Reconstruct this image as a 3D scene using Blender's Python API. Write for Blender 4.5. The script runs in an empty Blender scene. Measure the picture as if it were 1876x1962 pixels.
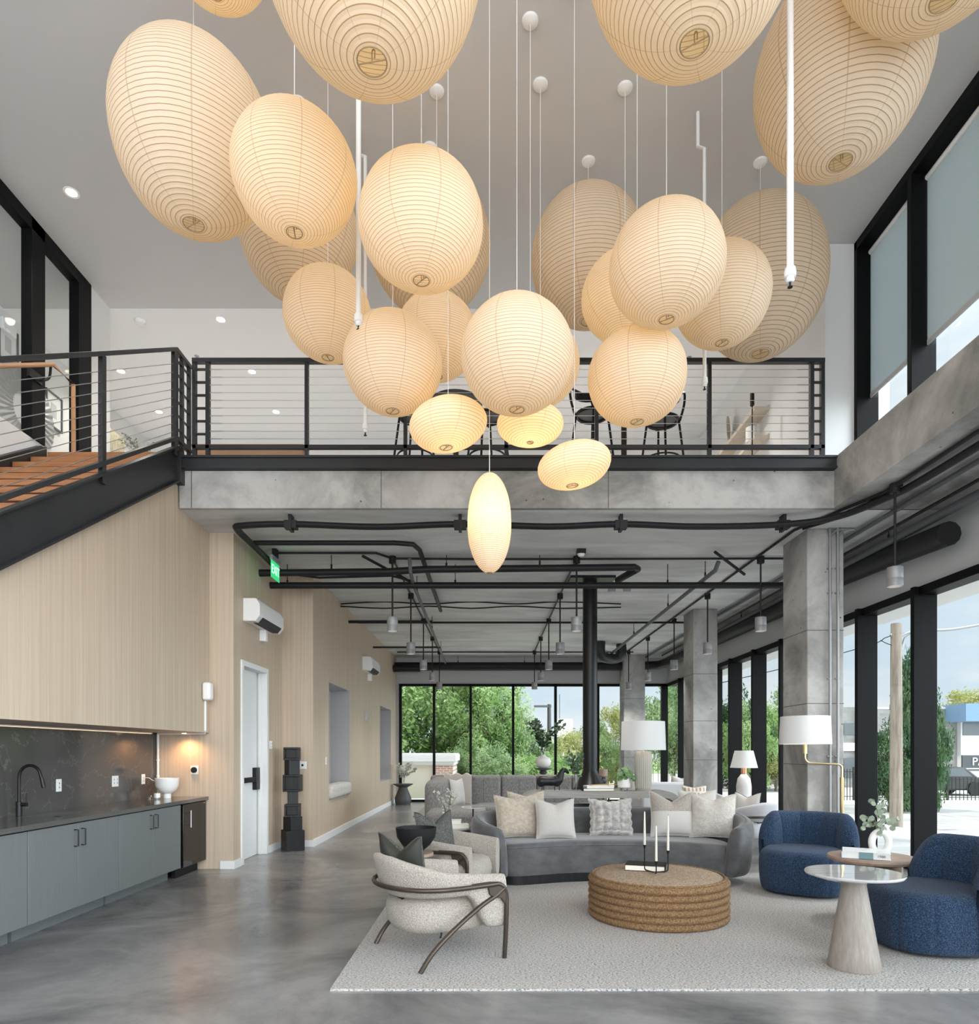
import bpy, math, random
from mathutils import Vector, Matrix
R = math.radians
PI = math.pi
SC = bpy.context.scene
COL = SC.collection
random.seed(7)
# ------------------------------------------------------------------ camera, world, big lights, exposure
CAMZ = 1.465
cam = bpy.data.cameras.new('camera'); co = bpy.data.objects.new('camera', cam); COL.objects.link(co)
co.location = (0, 0, CAMZ); co.rotation_euler = (PI/2, 0, 0)
cam.sensor_fit = 'AUTO'; cam.sensor_width = 36; cam.lens = 36*1280/1962
cam.shift_y = (1440-981)/1962; cam.clip_end = 400
SC.camera = co
SC.view_settings.view_transform = 'Standard'; SC.view_settings.look = 'None'
SC.view_settings.gamma = 1; SC.view_settings.use_curve_mapping = False
SC.view_settings.exposure = 0.4
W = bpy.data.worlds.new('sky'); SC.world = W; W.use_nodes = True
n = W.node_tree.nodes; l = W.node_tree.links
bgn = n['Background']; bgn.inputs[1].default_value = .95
tc = n.new('ShaderNodeTexCoord'); mp = n.new('ShaderNodeMapping'); mp.inputs['Scale'].default_value = (1, 1, 3.2)
nz = n.new('ShaderNodeTexNoise'); nz.inputs['Scale'].default_value = 2.6; nz.inputs['Detail'].default_value = 8; nz.inputs['Roughness'].default_value = .6
cr = n.new('ShaderNodeValToRGB'); cr.color_ramp.elements[0].position = .40; cr.color_ramp.elements[0].color = (.62, .74, .84, 1)
cr.color_ramp.elements[1].position = .62; cr.color_ramp.elements[1].color = (.86, .90, .92, 1)
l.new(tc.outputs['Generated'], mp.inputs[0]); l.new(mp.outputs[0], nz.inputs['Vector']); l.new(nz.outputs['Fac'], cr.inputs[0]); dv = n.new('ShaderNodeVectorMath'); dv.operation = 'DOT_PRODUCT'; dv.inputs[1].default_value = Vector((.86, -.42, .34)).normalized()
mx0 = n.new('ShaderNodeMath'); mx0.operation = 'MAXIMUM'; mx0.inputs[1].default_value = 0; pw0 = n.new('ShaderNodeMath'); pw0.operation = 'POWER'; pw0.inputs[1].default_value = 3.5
ma0 = n.new('ShaderNodeMath'); ma0.operation = 'MULTIPLY_ADD'; ma0.inputs[1].default_value = 7; ma0.inputs[2].default_value = .82  # sky brightened toward the right, out of view, added to light the interior
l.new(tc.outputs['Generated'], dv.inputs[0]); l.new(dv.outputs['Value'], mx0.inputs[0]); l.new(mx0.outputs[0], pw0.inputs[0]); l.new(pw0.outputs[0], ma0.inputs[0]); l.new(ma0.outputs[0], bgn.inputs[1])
l.new(cr.outputs[0], bgn.inputs[0])

def light(kind, loc, rot, power, color=(1, 1, 1), name='daylight', parent=None, **k):
    d = bpy.data.lights.new(name, kind); d.energy = power; d.color = color
    for a, b in k.items(): setattr(d, a, b)
    o = bpy.data.objects.new(name, d); COL.objects.link(o); o.location = loc; o.rotation_euler = rot
    if parent: o.parent = parent
    return o
sun = light('SUN', (0, 0, 20), (0, 0, 0), 3.0, (1, .96, .90), 'sun', angle=R(2))
sun.rotation_euler = Vector((.32, .08, -.94)).to_track_quat('-Z', 'Y').to_euler()
# added area light behind the camera, out of view, fills the hall
light('AREA', (0, -2.4, 3.7), (R(90), 0, 0), 380, (.96, .98, 1), 'front_fill', shape='RECTANGLE', size=8.5, size_y=6.4)

# ------------------------------------------------------------------ helpers
def P(x, y, Y):
    "photo pixel at depth Y -> point in metres"
    return Vector(((x-938)/1280*Y, Y, CAMZ+(1440-y)/1280*Y))

def tag(o, label=None, cat=None, group=None, kind=None):
    if label: o['label'] = label
    if cat: o['category'] = cat
    if group: o['group'] = group
    if kind: o['kind'] = kind
    return o
def thing(name, label, cat, loc=(0, 0, 0), rz=0, group=None):
    o = bpy.data.objects.new(name, None); COL.objects.link(o); o.empty_display_size = .1
    o.location = loc; o.rotation_euler = (0, 0, rz)
    return tag(o, label, cat, group)

class MB:
    def __init__(s): s.v = []; s.f = []; s.uv = None
    def add(s, vs, fs):
        k = len(s.v); s.v += [tuple(v) for v in vs]; s.f += [tuple(i+k for i in f) for f in fs]; return s
    def box(s, x0, x1, y0, y1, z0, z1, m=None):
        vs = [Vector((x, y, z)) for z in (z0, z1) for y in (y0, y1) for x in (x0, x1)]
        if m: vs = [m @ v for v in vs]
        return s.add(vs, [(0, 2, 3, 1), (4, 5, 7, 6), (0, 1, 5, 4), (2, 6, 7, 3), (0, 4, 6, 2), (1, 3, 7, 5)])
    def tube(s, pts, r, seg=10, cap=True, flat=1.0):
        pts = [Vector(p) for p in pts]; rs = r if isinstance(r, (list, tuple)) else [r]*len(pts)
        n = len(pts); rings = []; up = None
        for i, p in enumerate(pts):
            t = (pts[min(i+1, n-1)]-pts[max(i-1, 0)]).normalized()
            if up is None:
                up = Vector((0, 0, 1)) if abs(t.z) < .9 else Vector((1, 0, 0))
            a = t.cross(up)
            if a.length < 1e-5: a = t.orthogonal()
            a.normalize(); b = a.cross(t).normalized(); up = b
            rings.append([p+a*math.cos(2*PI*j/seg)*rs[i]*flat+b*math.sin(2*PI*j/seg)*rs[i] for j in range(seg)])
        vs = [v for q in rings for v in q]
        fs = [(i*seg+j, i*seg+(j+1) % seg, (i+1)*seg+(j+1) % seg, (i+1)*seg+j) for i in range(n-1) for j in range(seg)]
        if cap: fs += [tuple(range(seg))[::-1], tuple((n-1)*seg+j for j in range(seg))]
        return s.add(vs, fs)
    def lathe(s, prof, c=(0, 0, 0), seg=32, cap=True, sx=1, sy=1):
        c = Vector(c); vs = []
        for r, z in prof:
            for j in range(seg):
                a = 2*PI*j/seg; vs.append(c+Vector((r*sx*math.cos(a), r*sy*math.sin(a), z)))
        n = len(prof)
        fs = [(i*seg+j, i*seg+(j+1) % seg, (i+1)*seg+(j+1) % seg, (i+1)*seg+j) for i in range(n-1) for j in range(seg)]
        if cap:
            if prof[0][0] > 1e-4: fs.append(tuple(range(seg))[::-1])
            if prof[-1][0] > 1e-4: fs.append(tuple((n-1)*seg+j for j in range(seg)))
        return s.add(vs, fs)
    def cyl(s, c, r, z0, z1, seg=24): return s.lathe([(r, z0), (r, z1)], c, seg)
    def ball(s, c, r, seg=16, sx=1, sy=1, sz=1):
        pr = [(max(r*math.sin(PI*i/10), 1e-5), -r*sz*math.cos(PI*i/10)) for i in range(11)]
        return s.lathe(pr, c, seg, False, sx, sy)
    def prism(s, poly, d, axis='y', o=0):
        "poly 2D extruded by d along axis from o; poly axes are the other two in order"
        vs = []
        for t in (o, o+d):
            for a, b in poly: vs.append({'y': (a, t, b), 'x': (t, a, b), 'z': (a, b, t)}[axis])
        n = len(poly)
        return s.add(vs, [tuple(range(n)), tuple(range(2*n-1, n-1, -1))]+[(i, i+n, (i+1) % n+n, (i+1) % n) for i in range(n)])
    def grid(s, fn, nu, nv, cu=False, cv=False):
        vs = [fn(i/(nu if cu else nu-1), j/(nv if cv else nv-1)) for i in range(nu) for j in range(nv)]
        fs = [(i*nv+j, i*nv+(j+1) % nv, ((i+1) % nu)*nv+(j+1) % nv, ((i+1) % nu)*nv+j)
              for i in range(nu if cu else nu-1) for j in range(nv if cv else nv-1)]
        return s.add(vs, fs)
    def build(s, name, mat, parent=None, bev=0, sub=0, smooth=True, ang=35, loc=None, seg=2):
        me = bpy.data.meshes.new(name); me.from_pydata(s.v, [], s.f); me.update()
        import bmesh
        b = bmesh.new(); b.from_mesh(me); bmesh.ops.recalc_face_normals(b, faces=b.faces); b.to_mesh(me); b.free()
        if smooth:
            for p in me.polygons: p.use_smooth = True
            me.set_sharp_from_angle(angle=R(ang))
        me.materials.append(mat)
        o = bpy.data.objects.new(name, me); COL.objects.link(o)
        if parent: o.parent = parent
        if loc: o.location = loc
        if bev:
            m = o.modifiers.new('bevel', 'BEVEL'); m.width = bev; m.segments = seg; m.limit_method = 'ANGLE'; m.angle_limit = R(35)
        if sub:
            m = o.modifiers.new('sub', 'SUBSURF'); m.levels = sub; m.render_levels = sub
        return o
def struct(name, mb, mat, parent=None, **k):
    o = mb.build(name, mat, parent, **k)
    if parent is None: o['kind'] = 'structure'
    return o
def bx(*a): return MB().box(*a)
def spline(pts, n=8):
    pts = [Vector(p) for p in pts]; out = []
    for i in range(len(pts)-1):
        p0 = pts[max(i-1, 0)]; p1 = pts[i]; p2 = pts[i+1]; p3 = pts[min(i+2, len(pts)-1)]
        for j in range(n):
            t = j/n
            out.append(.5*((2*p1)+(p2-p0)*t+(2*p0-5*p1+4*p2-p3)*t*t+(3*p1-p0-3*p2+p3)*t**3))
    return out+[pts[-1]]
def rrect(hx, hy, r, k=6, p=None):
    out = []
    for cx, cy, a0 in ((hx-r, hy-r, 0), (-hx+r, hy-r, 90), (-hx+r, -hy+r, 180), (hx-r, -hy+r, 270)):
        for i in range(k+1):
            a = R(a0+90*i/k); out.append((cx+r*math.cos(a), cy+r*math.sin(a)))
    return out
def copy_tree(o, parent=None):
    c = o.copy(); COL.objects.link(c)
    if parent: c.parent = parent
    for ch in list(o.children): copy_tree(ch, c)
    return c
def text(s, size, mat, parent, loc, rot, name='lettering', ext=.002, sx=1):
    cu = bpy.data.curves.new(name, 'FONT'); cu.body = s; cu.size = size; cu.extrude = ext; cu.align_x = 'CENTER'; cu.align_y = 'CENTER'
    t = bpy.data.objects.new(name, cu); COL.objects.link(t)
    bpy.context.view_layer.update()
    me = bpy.data.meshes.new_from_object(t.evaluated_get(bpy.context.evaluated_depsgraph_get()))
    bpy.data.objects.remove(t); me.materials.clear(); me.materials.append(mat)
    o = bpy.data.objects.new(name, me); COL.objects.link(o); o.parent = parent; o.location = loc; o.rotation_euler = rot; o.scale = (sx, 1, 1)
    return o

# ------------------------------------------------------------------ materials
M = {}
def mat(name, col, rough=.6, metal=0, spec=.5, noise=None, bump=None, emit=None, sheen=0, coat=0):
    """noise=(scale vec, amount, detail, col2) mixes a second colour; bump=(scale, strength, kind)"""
    m = bpy.data.materials.new(name); m.use_nodes = True; nt = m.node_tree; b = nt.nodes['Principled BSDF']
    col = tuple(col)+(1,); b.inputs['Base Color'].default_value = col; b.inputs['Roughness'].default_value = rough
    b.inputs['Metallic'].default_value = metal; b.inputs['Specular IOR Level'].default_value = spec
    if sheen: b.inputs['Sheen Weight'].default_value = sheen; b.inputs['Sheen Roughness'].default_value = .4
    if coat: b.inputs['Coat Weight'].default_value = coat; b.inputs['Coat Roughness'].default_value = .05
    if emit: b.inputs['Emission Color'].default_value = tuple(emit[0])+(1,); b.inputs['Emission Strength'].default_value = emit[1]
    if noise or bump:
        t = nt.nodes.new('ShaderNodeTexCoord')
    if noise:
        sc, lo, hi, c2 = noise[:4]
        mpn = nt.nodes.new('ShaderNodeMapping'); mpn.inputs['Scale'].default_value = sc
        z = nt.nodes.new('ShaderNodeTexNoise'); z.inputs['Scale'].default_value = 1; z.inputs['Detail'].default_value = noise[4] if len(noise) > 4 else 6
        z.inputs['Roughness'].default_value = .6
        r = nt.nodes.new('ShaderNodeValToRGB'); r.color_ramp.elements[0].position = lo; r.color_ramp.elements[1].position = hi
        r.color_ramp.elements[0].color = col; r.color_ramp.elements[1].color = tuple(c2)+(1,)
        nt.links.new(t.outputs['Object'], mpn.inputs[0]); nt.links.new(mpn.outputs[0], z.inputs['Vector']); nt.links.new(z.outputs['Fac'], r.inputs[0])
        nt.links.new(r.outputs[0], b.inputs['Base Color'])
    if bump:
        sc, st = bump[:2]; kind = bump[2] if len(bump) > 2 else 'noise'
        mpb = nt.nodes.new('ShaderNodeMapping'); mpb.inputs['Scale'].default_value = sc if isinstance(sc, tuple) else (sc, sc, sc)
        if kind == 'voronoi':
            z = nt.nodes.new('ShaderNodeTexVoronoi'); z.inputs['Scale'].default_value = 1; out = z.outputs['Distance']
        else:
            z = nt.nodes.new('ShaderNodeTexNoise'); z.inputs['Scale'].default_value = 1; z.inputs['Detail'].default_value = 4; out = z.outputs['Fac']
        bp = nt.nodes.new('ShaderNodeBump'); bp.inputs['Strength'].default_value = st; bp.inputs['Distance'].default_value = bump[3] if len(bump) > 3 else .01
        nt.links.new(t.outputs['Object'], mpb.inputs[0]); nt.links.new(mpb.outputs[0], z.inputs['Vector']); nt.links.new(out, bp.inputs['Height']); nt.links.new(bp.outputs[0], b.inputs['Normal'])
    M[name] = m
    return m
def N(m, t, **k):
    x = m.node_tree.nodes.new(t)
    for a, b in k.items():
        if a.startswith('i_'): x.inputs[a[2:].replace('_', ' ')].default_value = b
        else: setattr(x, a, b)
    return x

mat('white_paint', (.74, .74, .735), .7)
mat('ceiling_shaded', (.58, .575, .57), .8)  # shade of the white high ceiling put into a greyer colour
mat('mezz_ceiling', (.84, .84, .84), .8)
mat('grey_paint', (.52, .52, .52), .7)
mat('niche_grey', (.42, .41, .42), .7)
mat('black_metal', (.009, .009, .0095), .36, spec=.35)
mat('frame_black', (.0045, .0046, .005), .5, spec=.12)
mat('dark_steel', (.019, .020, .022), .40, spec=.4, noise=((1, 4, 1), .3, .7, (.028, .028, .030)))
mat('black_pipe', (.011, .011, .0115), .5, spec=.35)
mat('grey_pipe', (.10, .105, .11), .5)
mat('white_metal', (.8, .8, .79), .35)
mat('white_plastic', (.82, .82, .81), .35)
mat('alu', (.36, .36, .37), .5, .35, noise=((2, 2, 90), .3, .7, (.30, .30, .31)))
mat('chrome', (.75, .75, .76), .12, 1)
mat('galv', (.34, .345, .35), .5, .55)
mat('brass', (.62, .47, .26), .28, 1)
mat('bronze', (.060, .045, .034), .34, .5)
mat('steel_cable', (.55, .54, .53), .3, .9)
mat('black_matte', (.007, .0072, .008), .6, spec=.3)
mat('black_gloss', (.006, .005, .0045), .12, spec=.35)
mat('black_wood', (.007, .007, .008), .45, spec=.4, noise=((30, 30, 4), .4, .7, (.016, .016, .017)), bump=((40, 40, 6), .3))
mat('cab_grey', (.145, .154, .156), .45, noise=((60, 60, 2), .35, .7, (.16, .17, .172)))
mat('tread_wood', (.30, .12, .045), .4, noise=((3, 60, 30), .35, .7, (.42, .19, .08)))
mat('oak', (.36, .20, .10), .5, noise=((4, 50, 50), .35, .7, (.44, .27, .15)))
mat('handrail_wood', (.45, .24, .12), .35)
mat('taupe_wood', (.25, .215, .185), .5, noise=((60, 60, 3), .35, .65, (.32, .285, .25)), bump=((80, 80, 3), .15))
mat('grey_wood', (.26, .245, .225), .5, noise=((3, 60, 60), .35, .65, (.34, .325, .30)))
mat('brown_wood', (.27, .19, .14), .5, noise=((5, 60, 60), .35, .65, (.36, .27, .21)))
mat('shelf_wood', (.55, .47, .38), .5)
mat('boucle', (.31, .275, .235), .95, sheen=.12, noise=((130, 130, 130), .38, .62, (.50, .455, .40), 3), bump=(110, 1, 'noise', .012))
mat('boucle_white', (.52, .51, .53), .95, sheen=.15, bump=(110, .8, 'noise', .008))
mat('velvet', (.066, .066, .069), .75, sheen=.35, noise=((5, 5, 8), .38, .66, (.108, .108, .112)))
mat('blue_boucle', (.007, .022, .055), .95, sheen=.08, noise=((130, 130, 130), .46, .66, (.045, .10, .19), 3), bump=(120, 1, 'noise', .012))
mat('fur_beige', (.38, .32, .25), 1, sheen=.3, noise=((28, 28, 28), .35, .7, (.52, .46, .38)), bump=(60, .8, 'noise', .012))
mat('fur_grey', (.33, .31, .29), 1, sheen=.3, noise=((14, 14, 14), .35, .65, (.56, .54, .51)), bump=(70, .8, 'noise', .01))
mat('fur_cream', (.47, .44, .40), 1, sheen=.3, noise=((22, 22, 22), .35, .7, (.60, .57, .53)), bump=(60, .8, 'noise', .012))
mat('linen', (.46, .43, .40), .9, noise=((120, 120, 120), .4, .6, (.52, .49, .46)), bump=(200, .2))
mat('linen_white', (.54, .52, .49), .9, bump=(200, .2))
mat('leather_green', (.030, .030, .024), .42)
mat('tweed_dark', (.030, .030, .028), .9, noise=((260, 260, 260), .5, .66, (.26, .26, .24), 2))
mat('sofa_tweed', (.16, .155, .15), .95, noise=((110, 110, 25), .42, .6, (.30, .29, .28), 3), bump=(160, .4))
mat('grey_fabric', (.52, .52, .53), .95, bump=(120, .3))
mat('throw', (.48, .43, .39), .95, bump=(90, .5))
mat('lamp_shade', (.74, .74, .73), .9)
mat('ceramic_white', (.80, .79, .77), .4)
mat('ceramic_rib', (.42, .40, .34), .55)
mat('ceramic_grey', (.60, .60, .59), .6)
mat('ceramic_taupe', (.60, .55, .47), .5)
mat('concrete_table', (.07, .068, .068), .5)
mat('wax', (.66, .62, .54), .5)
mat('paper', (.84, .80, .70), .8)
mat('book_black', (.018, .019, .017), .6, spec=.2)
mat('book_white', (.78, .79, .78), .4)
mat('book_teal', (.16, .28, .31), .5)
mat('leaf_dark', (.045, .095, .045), .6)
mat('leaf_sage', (.25, .30, .22), .6)
mat('leaf_silver', (.45, .45, .38), .7)
mat('twig', (.16, .13, .09), .7)
mat('hoop', (.30, .20, .10), .7)
mat('red_thing', (.55, .06, .05), .5)
mat('copper', (.65, .32, .2), .3, .8)
mat('charcoal', (.05, .05, .05), .9)
mat('light_glow', (1, .9, .75), .5, emit=((1, .82, .58), 12))
mat('pendant_glow', (1, .95, .9), .5, emit=((1, .90, .80), 1.6))
mat('strip_glow', (1, .8, .6), .5, emit=((1, .72, .42), .9))
mat('exit_green', (.02, .45, .15), .4, emit=((.03, .62, .20), .7))
mat('exit_letters', (.7, 1, .8), .4, emit=((.55, 1, .68), 1.1))
mat('marble_white', (.55, .545, .54), .05, coat=.5, noise=((1.5, 22, 3), .45, .7, (.42, .41, .41)))
mat('rug2', (.24, .22, .21), .95, bump=(90, .4))
# foliage: translucent leaves
def leafmat(name, c1, c2):
    m = mat(name, c1, .6); nt = m.node_tree; b = nt.nodes['Principled BSDF']; out = nt.nodes['Material Output']
    g = N(m, 'ShaderNodeTexCoord'); z = N(m, 'ShaderNodeTexNoise', i_Scale=1.6); r = N(m, 'ShaderNodeValToRGB')
    r.color_ramp.elements[0].position = .38; r.color_ramp.elements[1].position = .62
    r.color_ramp.elements[0].color = tuple(c1)+(1,); r.color_ramp.elements[1].color = tuple(c2)+(1,)
    nt.links.new(g.outputs['Object'], z.inputs['Vector']); nt.links.new(z.outputs['Fac'], r.inputs[0]); nt.links.new(r.outputs[0], b.inputs['Base Color'])
    t = N(m, 'ShaderNodeBsdfTranslucent'); nt.links.new(r.outputs[0], t.inputs[0]); x = N(m, 'ShaderNodeMixShader', i_Fac=.45)
    nt.links.new(b.outputs[0], x.inputs[1]); nt.links.new(t.outputs[0], x.inputs[2]); nt.links.new(x.outputs[0], out.inputs[0])
leafmat('leaf_bright', (.22, .36, .11), (.40, .52, .25))
leafmat('leaf_mid', (.18, .29, .12), (.36, .46, .24))
leafmat('leaf_deep', (.06, .13, .06), (.14, .23, .10))
leafmat('leaf_yellow', (.34, .36, .12), (.46, .45, .22))
mat('bark', (.12, .09, .07), .9)

# wood veneer with fine vertical grain
def veneer(name, c1, c2, c3):
    m = mat(name, c1, .55); nt = m.node_tree; b = nt.nodes['Principled BSDF']
    t = N(m, 'ShaderNodeTexCoord')
    def nzn(sc, det):
        mp_ = N(m, 'ShaderNodeMapping'); mp_.inputs['Scale'].default_value = sc
        z_ = N(m, 'ShaderNodeTexNoise', i_Scale=1.0, i_Detail=det); nt.links.new(t.outputs['Object'], mp_.inputs[0]); nt.links.new(mp_.outputs[0], z_.inputs['Vector'])
        return z_
    z1 = nzn((26, 26, .35), 5); z2 = nzn((90, 90, 1.2), 3)
    r = N(m, 'ShaderNodeValToRGB'); e = r.color_ramp.elements; e[0].position = .34; e[0].color = tuple(c1)+(1,); e[1].position = .66; e[1].color = tuple(c2)+(1,)
    mx = N(m, 'ShaderNodeMixRGB'); mx.inputs[2].default_value = tuple(c3)+(1,)
    mr = N(m, 'ShaderNodeMapRange'); mr.inputs['From Min'].default_value = .5; mr.inputs['From Max'].default_value = .75; mr.inputs['To Max'].default_value = .6
    nt.links.new(z1.outputs['Fac'], r.inputs[0]); nt.links.new(r.outputs[0], mx.inputs[1]); nt.links.new(z2.outputs['Fac'], mr.inputs[0]); nt.links.new(mr.outputs[0], mx.inputs[0])
    nt.links.new(mx.outputs[0], b.inputs['Base Color'])
veneer('veneer', (.49, .39, .29), (.58, .475, .37), (.43, .335, .245))

# concrete: cloudy, with board joints and pin holes
def concrete(name, c1, c2, c3, rough=.75, big=1.0, pits=True, grad=(1, 1, 1)):
    m = mat(name, c1, rough); nt = m.node_tree; b = nt.nodes['Principled BSDF']; t = N(m, 'ShaderNodeTexCoord')
    mp_ = N(m, 'ShaderNodeMapping'); mp_.inputs['Scale'].default_value = grad; nt.links.new(t.outputs['Object'], mp_.inputs[0])
    z1 = N(m, 'ShaderNodeTexNoise', i_Scale=big, i_Detail=10.0, i_Roughness=.62, i_Distortion=.6); z2 = N(m, 'ShaderNodeTexNoise', i_Scale=big*9, i_Detail=8.0, i_Roughness=.7)
    nt.links.new(mp_.outputs[0], z1.inputs['Vector']); nt.links.new(mp_.outputs[0], z2.inputs['Vector'])
    r = N(m, 'ShaderNodeValToRGB'); e = r.color_ramp.elements; e[0].position = .38; e[0].color = tuple(c1)+(1,); e[1].position = .60; e[1].color = tuple(c2)+(1,)
    nt.links.new(z1.outputs['Fac'], r.inputs[0])
    mx = N(m, 'ShaderNodeMixRGB'); mx.inputs[2].default_value = tuple(c3)+(1,)
    mr = N(m, 'ShaderNodeMapRange'); mr.inputs['From Min'].default_value = .48; mr.inputs['From Max'].default_value = .8; mr.inputs['To Max'].default_value = .75
    nt.links.new(z2.outputs['Fac'], mr.inputs[0]); nt.links.new(mr.outputs[0], mx.inputs[0]); nt.links.new(r.outputs[0], mx.inputs[1])
    last = mx.outputs[0]
    if pits:
        v = N(m, 'ShaderNodeTexVoronoi', i_Scale=5.5); nt.links.new(t.outputs['Object'], v.inputs['Vector'])
        m2 = N(m, 'ShaderNodeMath', operation='LESS_THAN'); m2.inputs[1].default_value = .055; nt.links.new(v.outputs['Distance'], m2.inputs[0])
        x2 = N(m, 'ShaderNodeMixRGB'); x2.inputs[2].default_value = (.08, .08, .08, 1); nt.links.new(m2.outputs[0], x2.inputs[0]); nt.links.new(last, x2.inputs[1]); last = x2.outputs[0]
    nt.links.new(last, b.inputs['Base Color'])
    bp = N(m, 'ShaderNodeBump', i_Strength=.25, i_Distance=.01); nt.links.new(z2.outputs['Fac'], bp.inputs['Height']); nt.links.new(bp.outputs[0], b.inputs['Normal'])
    return m
concrete('concrete', (.22, .215, .205), (.50, .49, .47), (.34, .33, .31))
concrete('concrete_ceiling', (.50, .50, .49), (.72, .72, .71), (.58, .58, .57), big=.9, grad=(.5, 1.6, 1), pits=False)
fl = concrete('floor_concrete', (.10, .10, .102), (.26, .255, .25), (.16, .16, .16), rough=.24, big=.75, pits=False)
fl.node_tree.nodes['Principled BSDF'].inputs['Specular IOR Level'].default_value = .7
for nd in fl.node_tree.nodes:
    if nd.type == 'BUMP': nd.inputs['Strength'].default_value = .05
# dark marble of the backsplash and worktop
def veined(name, base, vein, rough):
    m = mat(name, base, rough, coat=.3); nt = m.node_tree; b = nt.nodes['Principled BSDF']; t = N(m, 'ShaderNodeTexCoord')
    z = N(m, 'ShaderNodeTexNoise', i_Scale=1.7, i_Detail=6.0, i_Roughness=.6, i_Distortion=.4); nt.links.new(t.outputs['Object'], z.inputs['Vector'])
    a = N(m, 'ShaderNodeMath', operation='SUBTRACT'); a.inputs[1].default_value = .5; ab = N(m, 'ShaderNodeMath', operation='ABSOLUTE')
    lt = N(m, 'ShaderNodeMapRange'); lt.inputs['From Min'].default_value = 0; lt.inputs['From Max'].default_value = .006; lt.inputs['To Min'].default_value = .28; lt.inputs['To Max'].default_value = 0
    nt.links.new(z.outputs['Fac'], a.inputs[0]); nt.links.new(a.outputs[0], ab.inputs[0]); nt.links.new(ab.outputs[0], lt.inputs[0])
    mx = N(m, 'ShaderNodeMixRGB'); mx.inputs[1].default_value = tuple(base)+(1,); mx.inputs[2].default_value = tuple(vein)+(1,)
    nt.links.new(lt.outputs[0], mx.inputs[0]); nt.links.new(mx.outputs[0], b.inputs['Base Color'])
veined('dark_marble', (.075, .07, .068), (.32, .30, .28), .13)
veined('worktop_stone', (.10, .095, .092), (.22, .21, .2), .16)
# rug: cream with dark flecks
m = mat('rug', (.60, .58, .55), .98, bump=((70, 70, 70), .9, 'noise', .012)); nt = m.node_tree; b = nt.nodes['Principled BSDF']
t = N(m, 'ShaderNodeTexCoord'); mp_ = N(m, 'ShaderNodeMapping'); mp_.inputs['Scale'].default_value = (62, 130, 70); z = N(m, 'ShaderNodeTexNoise', i_Scale=1.0, i_Detail=3.0, i_Roughness=.7)
r = N(m, 'ShaderNodeValToRGB'); e = r.color_ramp.elements; e[0].position = .40; e[0].color = (.12, .16, .155, 1); e[1].position = .48; e[1].color = (.47, .435, .415, 1)
e2 = r.color_ramp.elements.new(.7); e2.color = (.58, .565, .54, 1)
nt.links.new(t.outputs['Object'], mp_.inputs[0]); nt.links.new(mp_.outputs[0], z.inputs['Vector']); nt.links.new(z.outputs['Fac'], r.inputs[0]); nt.links.new(r.outputs[0], b.inputs['Base Color'])
# glass panes
def glassmat(name, tint, glossy):
    m = bpy.data.materials.new(name); m.use_nodes = True; nt = m.node_tree; nt.nodes.remove(nt.nodes['Principled BSDF'])
    tr = N(m, 'ShaderNodeBsdfTransparent'); tr.inputs[0].default_value = tint+(1,); gl = N(m, 'ShaderNodeBsdfGlossy'); gl.inputs['Roughness'].default_value = .02
    lw = N(m, 'ShaderNodeLayerWeight'); pw = N(m, 'ShaderNodeMath', operation='POWER'); pw.inputs[1].default_value = 4; ma = N(m, 'ShaderNodeMath', operation='MULTIPLY_ADD'); ma.inputs[1].default_value = .45; ma.inputs[2].default_value = glossy
    nt.links.new(lw.outputs['Facing'], pw.inputs[0]); nt.links.new(pw.outputs[0], ma.inputs[0]); x = N(m, 'ShaderNodeMixShader')
    nt.links.new(ma.outputs[0], x.inputs[0]); nt.links.new(tr.outputs[0], x.inputs[1]); nt.links.new(gl.outputs[0], x.inputs[2]); nt.links.new(x.outputs[0], nt.nodes['Material Output'].inputs[0])
    M[name] = m
glassmat('pane', (.985, .995, .99), .0)
glassmat('clear_glass', (.95, .97, .97), .06)
# roller shade fabric
m = mat('shade_cloth', (.72, .74, .73), .9); nt = m.node_tree; t = N(m, 'ShaderNodeBsdfTranslucent'); t.inputs[0].default_value = (.36, .39, .39, 1); x = N(m, 'ShaderNodeMixShader', i_Fac=.7)
nt.links.new(nt.nodes['Principled BSDF'].outputs[0], x.inputs[1]); nt.links.new(t.outputs[0], x.inputs[2]); nt.links.new(x.outputs[0], nt.nodes['Material Output'].inputs[0])
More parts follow.
